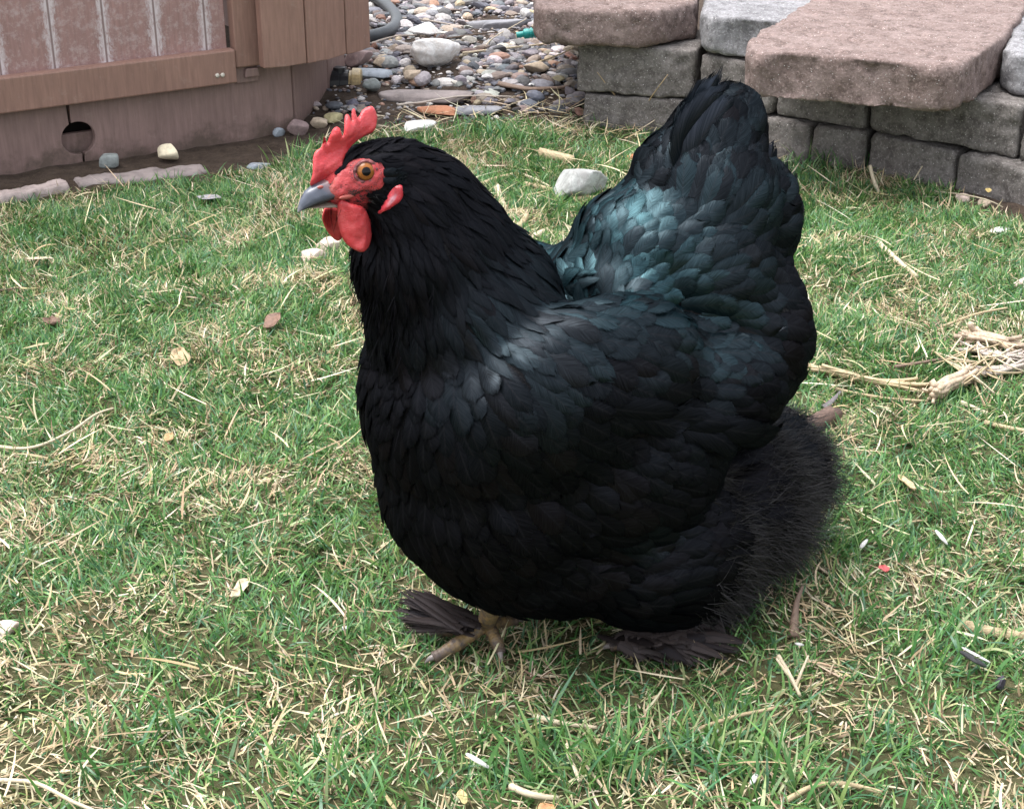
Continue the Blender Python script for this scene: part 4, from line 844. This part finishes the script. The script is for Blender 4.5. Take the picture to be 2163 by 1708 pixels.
edging('pinkish edging slab at the far left under the tub', (-140, 452), (150, 404), 26, 42)
edging('grey edging slab under the cube stone and cream pebble', (165, 396), (440, 366), 34, 41)

# ------------------------------------------------------------------ sticks, reeds, leaves and husks
def straw_mat(name, c, dark=.55):
    m = Mat(name, .6, .35); sx = m.n('SeparateColor'); m.l(m.attr('aux').outputs['Color'], sx.inputs[0]); v = m.n('CombineXYZ'); m.l(m.math('MULTIPLY', sx.outputs[0], 5), v.inputs[0]); m.l(m.math('MULTIPLY', sx.outputs[1], 9), v.inputs[1]); g = m.noise(1.5, 6, .7, v.outputs[0])
    m.color(m.ramp(g, [(.3, tuple(x*dark for x in c)), (.55, c), (.8, tuple(min(.9, x*1.25) for x in c))])); m.bump(g, .6, .001); return m.m
M_STRAW = straw_mat('dry_reed', (.46, .36, .22), .4); M_STRAWP = straw_mat('pale_reed', (.58, .49, .35), .45); M_TWIG = straw_mat('dark_twig', (.13, .09, .065)); M_BARK = straw_mat('bark', (.20, .135, .10)); M_GREYW = straw_mat('weathered_stick', (.42, .36, .31))
def stick(name, label, pix, r0, r1, mat, cat='dry stalk', up=.004, seg=9, wob=.0006, parent=None, flat=1., group=None, spindle=False, bundle=0):
    r0, r1 = r0*.84, r1*.84; P = [gp(x, y, (u[0] if u else up)*.85) for x, y, *u in pix]; Q = catmull(P, 8, False); Q = Q+np.c_[n3(Q, 70, 1), n3(Q, 70, 5), n3(Q, 70, 9)*.5]*wob; per_ = 1
    t = np.linspace(0, 1, len(Q)); V, F = tube(Q, (r0+(r1-r0)*t)*(1+.035*np.sin(t*23))*(np.sqrt(np.clip(1-(2*t-1)**2, .01, 1)) if spindle else 1), seg)
    if max(r0, r1) > .003 and not spindle:
        g_ = np.random.default_rng(len(label)+len(Q)); T0 = Q[1]-Q[0]; T1 = Q[-1]-Q[-2]; V = np.array(V); V[:seg] -= (T0/np.linalg.norm(T0))[None]*(g_.random((seg, 1))*max(r0, .003)*1.3); V[-seg:] += (T1/np.linalg.norm(T1))[None]*(g_.random((seg, 1))*max(r1, .003)*1.3)
        c0 = np.repeat(Q, seg, 0); fl_ = 1+np.tile(g_.normal(0, .10, seg), len(Q)); V = c0+(V-c0)*fl_[:, None]
    k = np.arange(seg)*2*math.pi/seg; aux = np.stack([np.repeat(t, seg), np.tile(np.sin(k)*.5+.5, len(Q)), np.zeros(len(Q)*seg)], 1)
    if flat != 1: c = np.repeat(Q, seg, 0); V[:, 2] = c[:, 2]+(V[:, 2]-c[:, 2])*flat
    if bundle:      # a splintered stalk: many fibres bound together
        g_ = np.random.default_rng(bundle+len(label)); VV, FF, AA, nv = [], [], [], 0
        for k_ in range(bundle):
            a_ = g_.uniform(0, 6.28); rr_ = max(r0, r1)*math.sqrt(g_.random()); T_ = Q[-1]-Q[0]; T_ /= np.linalg.norm(T_); s_ = np.cross(T_, [0, 0, 1.]); off = s_*math.cos(a_)*rr_+np.array([0, 0, 1.])*math.sin(a_)*rr_*flat
            i0 = int(g_.uniform(0, .3)*len(Q)); i1 = len(Q)-int(g_.uniform(0, .3)*len(Q)); q_ = Q[i0:i1]+off; tq = np.linspace(-1, 1, len(q_)); q_ = q_+np.outer(tq**3, g_.normal(0, .004, 3))+np.c_[n3(q_, 90, k_), n3(q_, 90, k_+3), n3(q_, 90, k_+6)]*.0007
            v_, f_ = tube(q_, np.linspace(1, .8, len(q_))*max(r0, r1)*g_.uniform(.16, .40), 6); VV.append(v_); FF += [[x+nv for x in p_] for p_ in f_]; AA.append(np.stack([np.repeat(np.linspace(0, 1, len(q_)), 6), np.full(len(v_), g_.random()*3), np.zeros(len(v_))], 1)); nv += len(v_)
        V, F, aux = np.concatenate(VV), FF, np.concatenate(AA)
    o = link(name, mesh(name, V, F, True, None, None, aux), mat, parent); return tag(o, label, cat, group) if label else o
S_ = stick
M_STUMP = straw_mat('split_stalk', (.47, .36, .26), .35)
S_('reed', 'long pale reed lying across the gravel', [(978, 112), (1060, 103), (1162, 92)], .0022, .0016, M_STRAWP, up=.012)
S_('twig', 'brown twig behind the white rocks, reaching to the grey slab', [(848, 38, .012), (905, 44, .012), (978, 57, .012)], .0022, .0017, M_GREYW, up=.012)
S_('twig', 'dark twig passing left of the teal plastic piece', [(945, 82, .012), (1030, 70, .014), (1105, 70, .012)], .0019, .0012, M_TWIG)
S_('straw', 'thin bent straw rising from the gravel by the slab', [(1025, 98, .012), (1042, 80, .016), (1080, 58, .02), (1112, 40, .022)], .0012, .0007, M_STRAWP)
S_('twig', 'pale weathered stick along the edge of the hot tub corner', [(784, 92, .01), (830, 78, .012), (880, 74, .01)], .0018, .0013, M_GREYW)
S_('bark_strip', 'dark strip of bark on the gravel left of the wall', [(1058, 178, .007), (1110, 188, .009), (1150, 188, .009), (1200, 184, .007)], .0075, .0045, M_BARK, 'bark', flat=.5, wob=.002)
S_('split_stick', 'long grey split stick on the flat slabs', [(840, 222, .012), (900, 214, .014), (980, 203, .015), (1085, 204, .012)], .0034, .0014, M_GREYW, 'stick', flat=.6, wob=.002)
S_('straw', 'thin straw leaning on the wall corner', [(1140, 130, .010), (1180, 116, .018), (1212, 101, .026)], .0016, .0011, M_STRAW)
S_('stalk_piece', 'thick ribbed stalk piece lying in the grass', [(1148, 326, .008), (1205, 339, .008)], .0078, .0074, M_STRAW, 'stalk piece', wob=.0003)
S_('reed', 'dry reed behind the hen\'s back pointing up to the right', [(1008, 394), (1050, 378), (1086, 369)], .0044, .0030, M_STRAW)
S_('reed', 'dry reed left of the round stone', [(1112, 390), (1150, 398), (1196, 413)], .0042, .0036, M_STRAW)
S_('reed', 'thin reed above the dry reed left of the round stone', [(1105, 368), (1140, 384), (1172, 400)], .0024, .0018, M_STRAWP)
S_('reed', 'reed stub touching the tail feathers below the round stone', [(1214, 420), (1282, 418)], .0040, .0036, M_STRAW)
S_('reed', 'short white cut stalk behind the hen\'s nape', [(1050, 396, .012), (1058, 420, .006), (1068, 440, .003)], .0042, .0034, M_STRAWP)
S_('reed', 'short white reed bit near the saddle notch', [(1128, 500), (1156, 486)], .0040, .0036, M_STRAWP)
S_('reed', 'buff reed bit standing near the hen\'s back', [(1098, 478, .003), (1112, 456, .010)], .0042, .0032, M_STRAW)
S_('bamboo_piece', 'straight jointed reed lying diagonally right of the hen', [(1856, 514), (1884, 540), (1934, 584)], .0040, .0030, M_STRAWP)
S_('reed', 'bright white stalk standing in the grass before the wall', [(1858, 412, .002), (1846, 380, .016), (1838, 350, .032)], .0030, .0026, M_STRAWP)
S_('straw', 'long arching straw on the bare soil by the wall', [(1975, 404, .006), (2040, 412, .014), (2090, 424, .014), (2118, 438, .004)], .0011, .0008, M_STRAWP)
S_('straw', 'tall bent straw arching over the green clump', [(1930, 380, .01), (1958, 336, .035), (1976, 312, .05), (2004, 324, .048)], .0010, .0007, M_STRAWP)
S_('reed', 'long flattened reed stretching from the rump to the cut stalk', [(1682, 774, .008), (1760, 786, .008), (1860, 806, .009), (1975, 815, .008)], .0058, .0046, M_STRAW, wob=.0016, flat=.6, bundle=16)
S_('reed', 'thinner straw running below the long flattened reed', [(1710, 790), (1760, 818), (1850, 838), (1960, 848)], .0018, .0012, M_STRAW)
S_('cut_stalk', 'thick cut stalk with a pale split end', [(1960, 836, .010), (2000, 812, .011), (2048, 788, .012)], .0098, .0082, M_STUMP, 'stalk piece', seg=14, wob=.0022, flat=.8, bundle=34)
S_('cut_stalk', 'broad split stalk at the right edge behind the thick cut one', [(2030, 706, .012), (2090, 716, .014), (2180, 738, .012)], .0080, .0070, M_STUMP, 'stalk piece', seg=14, wob=.002, flat=.6, bundle=26)
S_('stalk', 'brown stalk lying under the broad split stalk', [(2048, 790, .008), (2100, 782, .01), (2180, 770, .010)], .0065, .0050, M_GREYW, 'stalk piece', wob=.002, flat=.7, bundle=20)
S_('stalk', 'grey fibrous stalk between the two split ones', [(2040, 730, .008), (2100, 748, .012), (2180, 756, .012)], .0060, .0050, M_GREYW, 'stalk piece', wob=.003, flat=.7, bundle=20)
for k in range(34):
    x = rng.uniform(2020, 2140); y = rng.uniform(720, 800); dx = rng.uniform(-60, 60); dy = rng.uniform(-40, 40)
    S_('fibre', 'thin dry fibre tangled round the broken stalks at the right edge', [(x-dx, y-dy, .006), (x, y+rng.uniform(-8, 8), .018), (x+dx, y+dy, .008)], .0011, .0007, M_STRAWP if k % 2 else M_STRAW, 'dry fibre', group='fibres round the broken stalks')
S_('straw', 'brownish red twig above the long flattened reed', [(1890, 775, .006), (1950, 765, .008), (2018, 756, .006)], .0020, .0014, M_BARK)
S_('straw', 'long pale straw reaching to the top of the right stalk heap', [(1990, 690, .006), (2060, 664, .01), (2128, 650, .008)], .0018, .0012, M_STRAW)
S_('straw', 'thin straw slanting down from the cut stalk', [(2058, 808, .008), (2074, 842, .006), (2086, 870, .004)], .0014, .001, M_STRAW)
S_('straw', 'pale straw bit below the cut stalk', [(2030, 850), (2086, 874)], .0026, .0022, M_STRAWP)
S_('straw', 'yellow straw running off the right edge', [(2080, 892), (2120, 902), (2180, 912)], .0026, .0022, M_STRAW)
S_('bark_strip', 'grey brown sliver of bark upright in the dry grass behind the fluff', [(1676, 1338, .004), (1680, 1290, .010), (1692, 1240, .014)], .0040, .0012, M_BARK, 'bark', flat=1, wob=.001)
S_('stalk', 'brownish pale stalk at the lower right edge', [(2046, 1322), (2100, 1334), (2180, 1344)], .0042, .0036, M_STRAW, 'dry stalk')
S_('twig', 'dark twig poking in from the left edge', [(-30, 616, .01), (10, 612, .01), (52, 607, .008)], .0016, .0009, M_TWIG)
S_('straw', 'long arched straw at the left edge of the lawn', [(-10, 942, .006), (60, 946, .008), (140, 916, .012), (200, 876, .016), (240, 862, .012)], .0017, .0010, M_STRAWP)
S_('straw', 'long pale straw at the lower left', [(-20, 1648, .008), (70, 1652, .012), (150, 1690, .010), (200, 1712, .006)], .0016, .0012, M_STRAWP)
S_('straw', 'cream straw lying below the hen\'s front foot', [(1130, 1512, .008), (1185, 1526, .01), (1262, 1536, .006)], .0022, .0012, M_STRAWP)
S_('straw', 'white reed bit at the bottom centre of the lawn', [(1078, 1660, .008), (1120, 1676, .010), (1180, 1684, .006)], .0026, .0018, M_STRAWP)
S_('straw', 'bent hollow straw in the grass at the bottom', [(1200, 1572, .012), (1205, 1600, .012), (1225, 1650, .008)], .0019, .0015, M_STRAWP)
S_('straw', 'forked white grass stem right of the hen\'s foot feathers', [(1645, 1385, .012), (1668, 1425, .012), (1690, 1470, .005)], .0016, .0012, M_STRAWP)
for dx, dy, k in ((-40, -60, 0), (28, -66, 1)):
    S_('straw', ['short white stem leaning against the forked white grass stem', 'thin pale stem crossing the forked white grass stem'][k], [(1680, 1450, .004), (1680+dx*.5, 1450+dy*.5, .012), (1680+dx, 1450+dy, .016)], .0013, .0008, M_STRAWP)
S_('straw', 'long straw crossing the lower right lawn', [(1450, 1548, .006), (1540, 1516, .008), (1640, 1494, .006)], .0017, .0012, M_STRAW)
S_('straw', 'pale straw near the bottom right edge', [(1660, 1690, .008), (1720, 1660, .010), (1790, 1655, .008), (1860, 1672, .006)], .0021, .0015, M_STRAW)
# the broken brown stub behind the fluff
o = S_('brown_stub', 'short brown cracked stub lying behind the tail fluff', [(1704, 902, .008), (1728, 890, .009), (1752, 876, .010)], .0088, .0090, straw_mat('brown_stub', (.12, .075, .058)), 'stub', seg=16, wob=.0006)
S_('fallen_feather', 'small dark grey feather lying by the brown stub', [(1744, 858, .006), (1760, 844, .010), (1774, 828, .012)], .0040, .0012, straw_mat('grey_feather', (.13, .115, .12)), 'feather', flat=.35)
def leaf(name, label, box, col, up=.008, cat='dry leaf', curl=.35, seed=0, ang=None, thick=.0005):
    cx_, cy_ = (box[0]+box[2])/2, (box[1]+box[3])/2; P = gp(cx_, cy_, up); sc = scale_at(P); wx = (box[2]-box[0])/sc/2; wz = (box[3]-box[1])/sc/2/math.sin(R_(30)); L = max(wx, wz); W = min(wx, wz)*.95; along_y = wz > wx
    n_, k_ = 14, 7; V = []; W *= .72; L *= .92; P[2] -= .005
    for i in range(n_):
        t = i/(n_-1)*2-1
        for j in range(k_):
            s = j/(k_-1)*2-1; ww = W*(1-abs(t)**2.2)**.8*(1+.10*math.sin(5*t+seed+len(label))); V.append((t*L, s*ww+.15*W*math.sin(3*t+seed), curl*W*.6*(s*s+.5*math.sin(2.5*t+seed)+.25*math.sin(7*t+4*s))))
    V = np.array(V); F = [[i*k_+j, i*k_+j+1, (i+1)*k_+j+1, (i+1)*k_+j] for i in range(n_-1) for j in range(k_-1)]
    o = link(name, mesh(name, V, F, True), plain(name+'_skin', col, .6, .4, 220, .3, .5, .001)); sd = o.modifiers.new('thickness', 'SOLIDIFY'); sd.thickness = thick
    o.location = P; o.rotation_euler = (rng.normal(0, .12), rng.normal(0, .12), (math.pi/2 if along_y else 0)+(rng.normal(0, .25) if ang is None else ang)); return tag(o, label, cat)
leaf('leaf', 'curled buff leaf standing in the grass right of the fluff', (1896, 980, 1934, 1038), (.45, .33, .20), .012, curl=.7)
leaf('leaf', 'dark brown dead leaf on the lawn left of the hen\'s breast', (548, 652, 602, 686), (.16, .095, .07), .014, curl=.4)
leaf('leaf', 'ragged tan leaf in the middle of the left lawn', (352, 730, 408, 764), (.38, .28, .17), .012, curl=.6)
leaf('leaf', 'long pale leaf blade near the left edge', (46, 528, 116, 548), (.50, .42, .30), .014, curl=.3)
leaf('leaf', 'brown crumpled leaf left of the long pale straw', (82, 658, 132, 684), (.13, .08, .06), .012, curl=.6)
leaf('leaf', 'pale curled leaf cup in the left foreground', (486, 1212, 528, 1252), (.46, .38, .27), .010, curl=.8)
leaf('leaf', 'small yellow leaf near the bottom edge', (962, 1655, 992, 1680), (.42, .34, .16), .014, curl=.4)
leaf('leaf', 'orange brown leaf at the bottom edge', (1120, 1688, 1182, 1722), (.36, .19, .09), .014, curl=.5)
leaf('leaf', 'greyish flat leaf behind the beak on the grass', (412, 398, 470, 420), (.26, .25, .26), .014, curl=.2)
leaf('leaf', 'small orange leaf scrap below the beak side lawn', (340, 900, 372, 928), (.34, .22, .11), .012, curl=.6)
M_HUSK = straw_mat('white_husk', (.56, .55, .53), .7); M_DARKH = straw_mat('black_husk', (.03, .03, .033))
def husk(label, a, b, r, mat=None): S_('husk', label, [(*a, .012), ((a[0]+b[0])/2, (a[1]+b[1])/2, .014), (*b, .010)], r, r*.8, mat or M_HUSK, 'seed husk', flat=.5, spindle=True, wob=.0002)
husk('white seed husk right of the red petal', (1976, 1119), (2001, 1150), .0024)
husk('white seed husk above the red petal', (1817, 1158), (1832, 1138), .0022)
husk('white striped sunflower husk at the lower right', (2031, 1366), (2092, 1399), .0018)
husk('black sunflower husk beside the white striped one', (2028, 1374), (2084, 1408), .0032, M_DARKH)
husk('tiny white husk below the bark sliver', (1680, 1358), (1697, 1362), .0020)
husk('grey seed shell in the grass below the hen', (984, 1590), (1036, 1622), .0024)
husk('white flat husk left of the bottom foreground straw', (1586, 1656), (1600, 1630), .0022)
leaf('petal', 'small red petal on the grass right of the hen', (1854, 1181, 1884, 1196), (.46, .09, .09), .016, 'petal', .5)
leaf('leaf', 'red brown leaf scrap behind the tail at the wall foot', (1374, 240, 1402, 256), (.36, .14, .09), .010, curl=.5)
leaf('leaf', 'orange leaf scrap between wall and tail', (1322, 318, 1348, 334), (.50, .22, .12), .010, curl=.5)
leaf('leaf', 'yellow leaf scrap leaning on the wall above the bare soil', (2080, 384, 2098, 404), (.58, .44, .18), .018, curl=.3)
st('dropping', (2092, 1412, 2128, 1466), 'dark wrinkled dropping at the lower right edge', sm('dropping', (.055, .05, .065), .8, 160), .8, .62, 61, 1.3, 0, 0, 'dropping', -.3, .2)
# the teal plastic piece
A, B = pt(1091, 80, gp(1110, 116)[1]), pt(1147, 72, gp(1110, 116)[1]); A[2] += .004; B[2] += .004
prof = [(0, .0045), (.26, .0045), (.27, .0062), (.30, .0076), (.48, .0076), (.50, .0064)]
for k in range(4): a = .53+k*.115; prof += [(a, .0064), (a+.015, .0084), (a+.065, .0084), (a+.08, .0062)]
prof += [(1, .0050)]
V, F = tube([A+(B-A)*t for t, _ in prof], [r for _, r in prof], 20)
tag(link('plastic_fitting', mesh('plastic_fitting', V, F, False), plain('teal_plastic', (.006, .27, .25), .35, .15, 200, .5)), 'ribbed teal plastic hose fitting half under the pink capstone', 'plastic fitting')
# tuft of dry stalks at the wall
tuft = empty('dry_grass_tuft', gp(1368, 252), 'tuft of dry grass stalks standing against the wall left of the tail', 'grass tuft')
M_TUFT = straw_mat('dry_stalk', (.45, .33, .19))
o0 = np.array(tuft.location)
for k in range(60):
    b_ = np.array([rng.normal(0, .016), rng.normal(0, .010), 0]); L = rng.uniform(.035, .095); lean = rng.normal(0, .55, 2) if k > 14 else rng.normal(0, .2, 2); tip = b_+np.array([lean[0]*L, lean[1]*L*.5-.004, L*(1-.3*min(1, abs(lean[0])))]); mid = (b_+tip)/2+rng.normal(0, .004, 3)
    V, F = tube(catmull([b_, mid, tip], 5, False), np.linspace(.0014, .0005, 11), 5); t = np.repeat(np.linspace(0, 1, 11), 5)
    link('stalk', mesh('stalk', V, F, True, None, None, np.c_[t, t*0+k*.1, t*0]), M_TUFT, tuft)

# ------------------------------------------------------------------ the lawn: blades as one sheet of stuff, dead straw among them
def blades(name, label, P, h, wd, lean, az, col, curve, mat, seg=4, up0=-.002, twist=None):
    n = len(P); t = np.linspace(0, 1, seg+1); d = np.stack([np.cos(az), np.sin(az)], 1); sdv = np.stack([-np.sin(az), np.cos(az)], 1)
    if twist is not None: sdv = sdv*np.cos(twist)[:, None]+d*np.sin(twist)[:, None]
    th = lean[:, None]+curve[:, None]*t[None]                       # angle from vertical along the blade
    ds = h[:, None]/seg; x = np.concatenate([np.zeros((n, 1)), np.cumsum(np.sin(th[:, 1:])*ds, 1)], 1); z = np.concatenate([np.zeros((n, 1)), np.cumsum(np.cos(th[:, 1:])*ds, 1)], 1)
    z = np.maximum(z, -.001)
    c = np.zeros((n, seg+1, 3)); c[..., :2] = P[:, None, :2]+d[:, None]*x[..., None]; c[..., 2] = P[:, None, 2]+z+up0
    kink = rng.normal(0, 1, (n, 1))*(t[None]**2)*h[:, None]*.22; c[..., :2] += sdv[:, None]*kink[..., None]
    prof = np.minimum(1, .65+1.2*t)*np.clip(1-t**2.6, .04, 1); half = wd[:, None]*prof[None]*.5
    off = np.zeros((n, seg+1, 3)); off[..., :2] = sdv[:, None]*half[..., None]; off[..., 2] = (rng.normal(0, .35, n))[:, None]*half
    V = np.stack([c-off, c+off], 2).reshape(-1, 3); b = (np.arange(n)*(2*(seg+1)))[:, None]; i = np.arange(seg)[None]*2; q = np.stack([b+i, b+i+1, b+i+3, b+i+2], -1).reshape(-1, 4)
    C = np.repeat(col, 2*(seg+1), 0).reshape(n, seg+1, 2, 3)*(1+.10*(t-.5))[None, :, None, None]
    o = link(name, mesh(name, V, q, True, C.reshape(-1, 3)), mat); return tag(o, label, name.replace('_', ' '), kind='stuff')
def blade_mat(name, rough, trans, spec):
    m = Mat(name, rough, spec); a = m.attr('tint').outputs['Color']; m.color(a)
    tr = m.n('BsdfTranslucent'); m.l(a, tr.inputs[0]); mx = m.n('MixShader'); mx.inputs[0].default_value = trans; m.l(m.b.outputs[0], mx.inputs[1]); m.l(tr.outputs[0], mx.inputs[2]); m.l(mx.outputs[0], m.t.nodes['Material Output'].inputs[0]); return m.m
M_BLADE = blade_mat('grass_blade', .38, .28, .5); M_DEAD = blade_mat('dead_grass', .55, .15, .35)
def lawn_points(n, y0=.5, margin=.10):
    y = np.sqrt(rng.uniform(y0**2, 2.25**2, n)); hw = .335*np.hypot(y, CAM_H)+.55; x = rng.uniform(-1, 1, n)*hw; far_ = np.abs(x) > .335*np.hypot(y, CAM_H)+margin   # wider with distance
    keep = (rng.random(n) < (hw/hw.max())) & ~(far_ & (rng.random(n) > .42)); x, y = x[keep], y[keep]
    e = lawn_edge(x)-y; k = (e > -.012) & (rng.random(len(x)) < sstep(-.012, .06, e)*.92+.08); x, y = x[k], y[k]
    bare = np.zeros(len(x))
    for px, py, r in [(1215, 305, .045), (1330, 300, .05), (1420, 300, .05), (2050, 425, .05), (560, 350, .03), (2120, 440, .05)]:
        b_ = gp(px, py); bare = np.maximum(bare, np.exp(-((x-b_[0])**2+(y-b_[1])**2)/r**2))
    k = rng.random(len(x)) > bare*.9; x, y = x[k], y[k]
    return np.c_[x, y, gz(x, y)]
def dry_map(P):      # how dead the lawn is here, 0..1
    q = proj(np.c_[P[:, :2], np.zeros(len(P))]); v = vnoise(P[:, 0]*14+3, P[:, 1]*14)*.6+vnoise(P[:, 0]*37, P[:, 1]*37+8)*.4
    base = .19+.40*sstep(.95, .72, P[:, 1])+.18*sstep(.30, .46, P[:, 0])*sstep(1.3, 1.6, P[:, 1])-.06*sstep(-.1, -.3, P[:, 0])
    return np.clip(base+(v-.5)*1.75, 0, 1)
def shades(n, pal, wts, var=.2):
    c = np.array(pal)[rng.choice(len(pal), n, p=np.array(wts)/sum(wts))]; return np.clip(c*rng.uniform(1-var, 1+var, (n, 1))*rng.uniform(.92, 1.08, (n, 3)), 0, 1)
GREEN = [(.058, .156, .042), (.082, .208, .056), (.130, .260, .068), (.082, .195, .098), (.20, .295, .095), (.31, .37, .17)]; GW = [.24, .26, .18, .16, .10, .06]
STRAWC = [(.46, .37, .22), (.56, .48, .32), (.36, .27, .16), (.64, .57, .42), (.22, .15, .09), (.38, .36, .18)]; SW = [.25, .25, .18, .14, .10, .08]
# green blades
P = lawn_points(1900000); dm = dry_map(P); clump = vnoise(P[:, 0]*60+9, P[:, 1]*60)
k = rng.random(len(P)) > .30+.60*dm-.25*(clump-.5); P = P[k]; cl = clump[k]; n = len(P)
fa = 6.28*(vnoise(P[:, 0]*16, P[:, 1]*16+4)*1.4+vnoise(P[:, 0]*45+7, P[:, 1]*45)*.5)
h = .007+.0145*rng.random(n)**1.5*(.55+.9*cl); lean = np.abs(rng.normal(.80, .40, n)); blades('grass', 'short patchy green lawn grass all round the hen', P, h, rng.uniform(.0010, .0020, n), lean, fa+rng.normal(0, 1.1, n), shades(n, GREEN, GW), rng.normal(.55, .5, n), M_BLADE, twist=rng.normal(0, .5, n))
print('green', n)
# dead grass: lying flat or leaning among the green
P = lawn_points(800000); dm = dry_map(P); k = rng.random(len(P)) < .10+.75*dm; P = P[k]; n = len(P)
fa = 6.28*(vnoise(P[:, 0]*12+31, P[:, 1]*12+4)*1.2); h = .006+.017*rng.random(n)**1.8; lean = np.clip(rng.normal(1.22, .32, n), .1, 1.62)
blades('dead_grass', 'dry straw coloured dead grass lying between the green blades', P, h, rng.uniform(.0008, .0016, n), lean, fa+rng.normal(0, 1.3, n), shades(n, STRAWC, SW, .25), rng.normal(.15, .45, n), M_DEAD, up0=.0015, twist=rng.normal(0, .5, n))
print('dead', n)
# longer loose straws on top, and on the soil by the wall and gravel
P = lawn_points(2400); n = len(P); n2 = 260
wx = np.r_[rng.uniform(.02, .34, n2), rng.uniform(-.27, .10, 160)]; n2 += 160; wy = lawn_edge(wx)+rng.uniform(-.07, .06, n2); P = np.r_[P, np.c_[wx, wy, gz(wx, wy)]]; n = len(P)
blades('loose_straw', 'longer loose straws scattered over the lawn and the wall foot', P, rng.uniform(.02, .055, n), rng.uniform(.0009, .0020, n), np.clip(rng.normal(1.38, .14, n), .9, 1.6), rng.uniform(0, 6.28, n), shades(n, STRAWC[:4], SW[:4], .25), rng.normal(.1, .25, n), M_DEAD, seg=6, up0=.007)
# taller green tufts against the wall and by the camera
T = []
for px, py, r, c in [(1975, 345, .035, 420), (1760, 350, .04, 120), (2020, 360, .02, 120), (1290, 250, .03, 200), (1060, 300, .05, 260), (1250, 1640, .03, 160), (1500, 1590, .035, 160), (1640, 1690, .04, 160), (2080, 1380, .04, 60), (330, 1560, .05, 90), (1150, 1600, .05, 90), (700, 1690, .05, 100), (640, 345, .03, 80), (1700, 1160, .05, 120)]:
    b_ = gp(px, py); T.append(np.c_[b_[0]+rng.normal(0, r*.6, c), b_[1]+rng.normal(0, r*.4, c)])
T = np.concatenate(T); P = np.c_[T, gz(T[:, 0], T[:, 1])]; n = len(P)
blades('tall_grass', 'taller green tufts at the wall foot and in the foreground', P, rng.uniform(.016, .042, n), rng.uniform(.0012, .0026, n), np.abs(rng.normal(.45, .3, n)), rng.uniform(0, 6.28, n), shades(n, GREEN, GW), rng.normal(.6, .4, n), M_BLADE, seg=6)
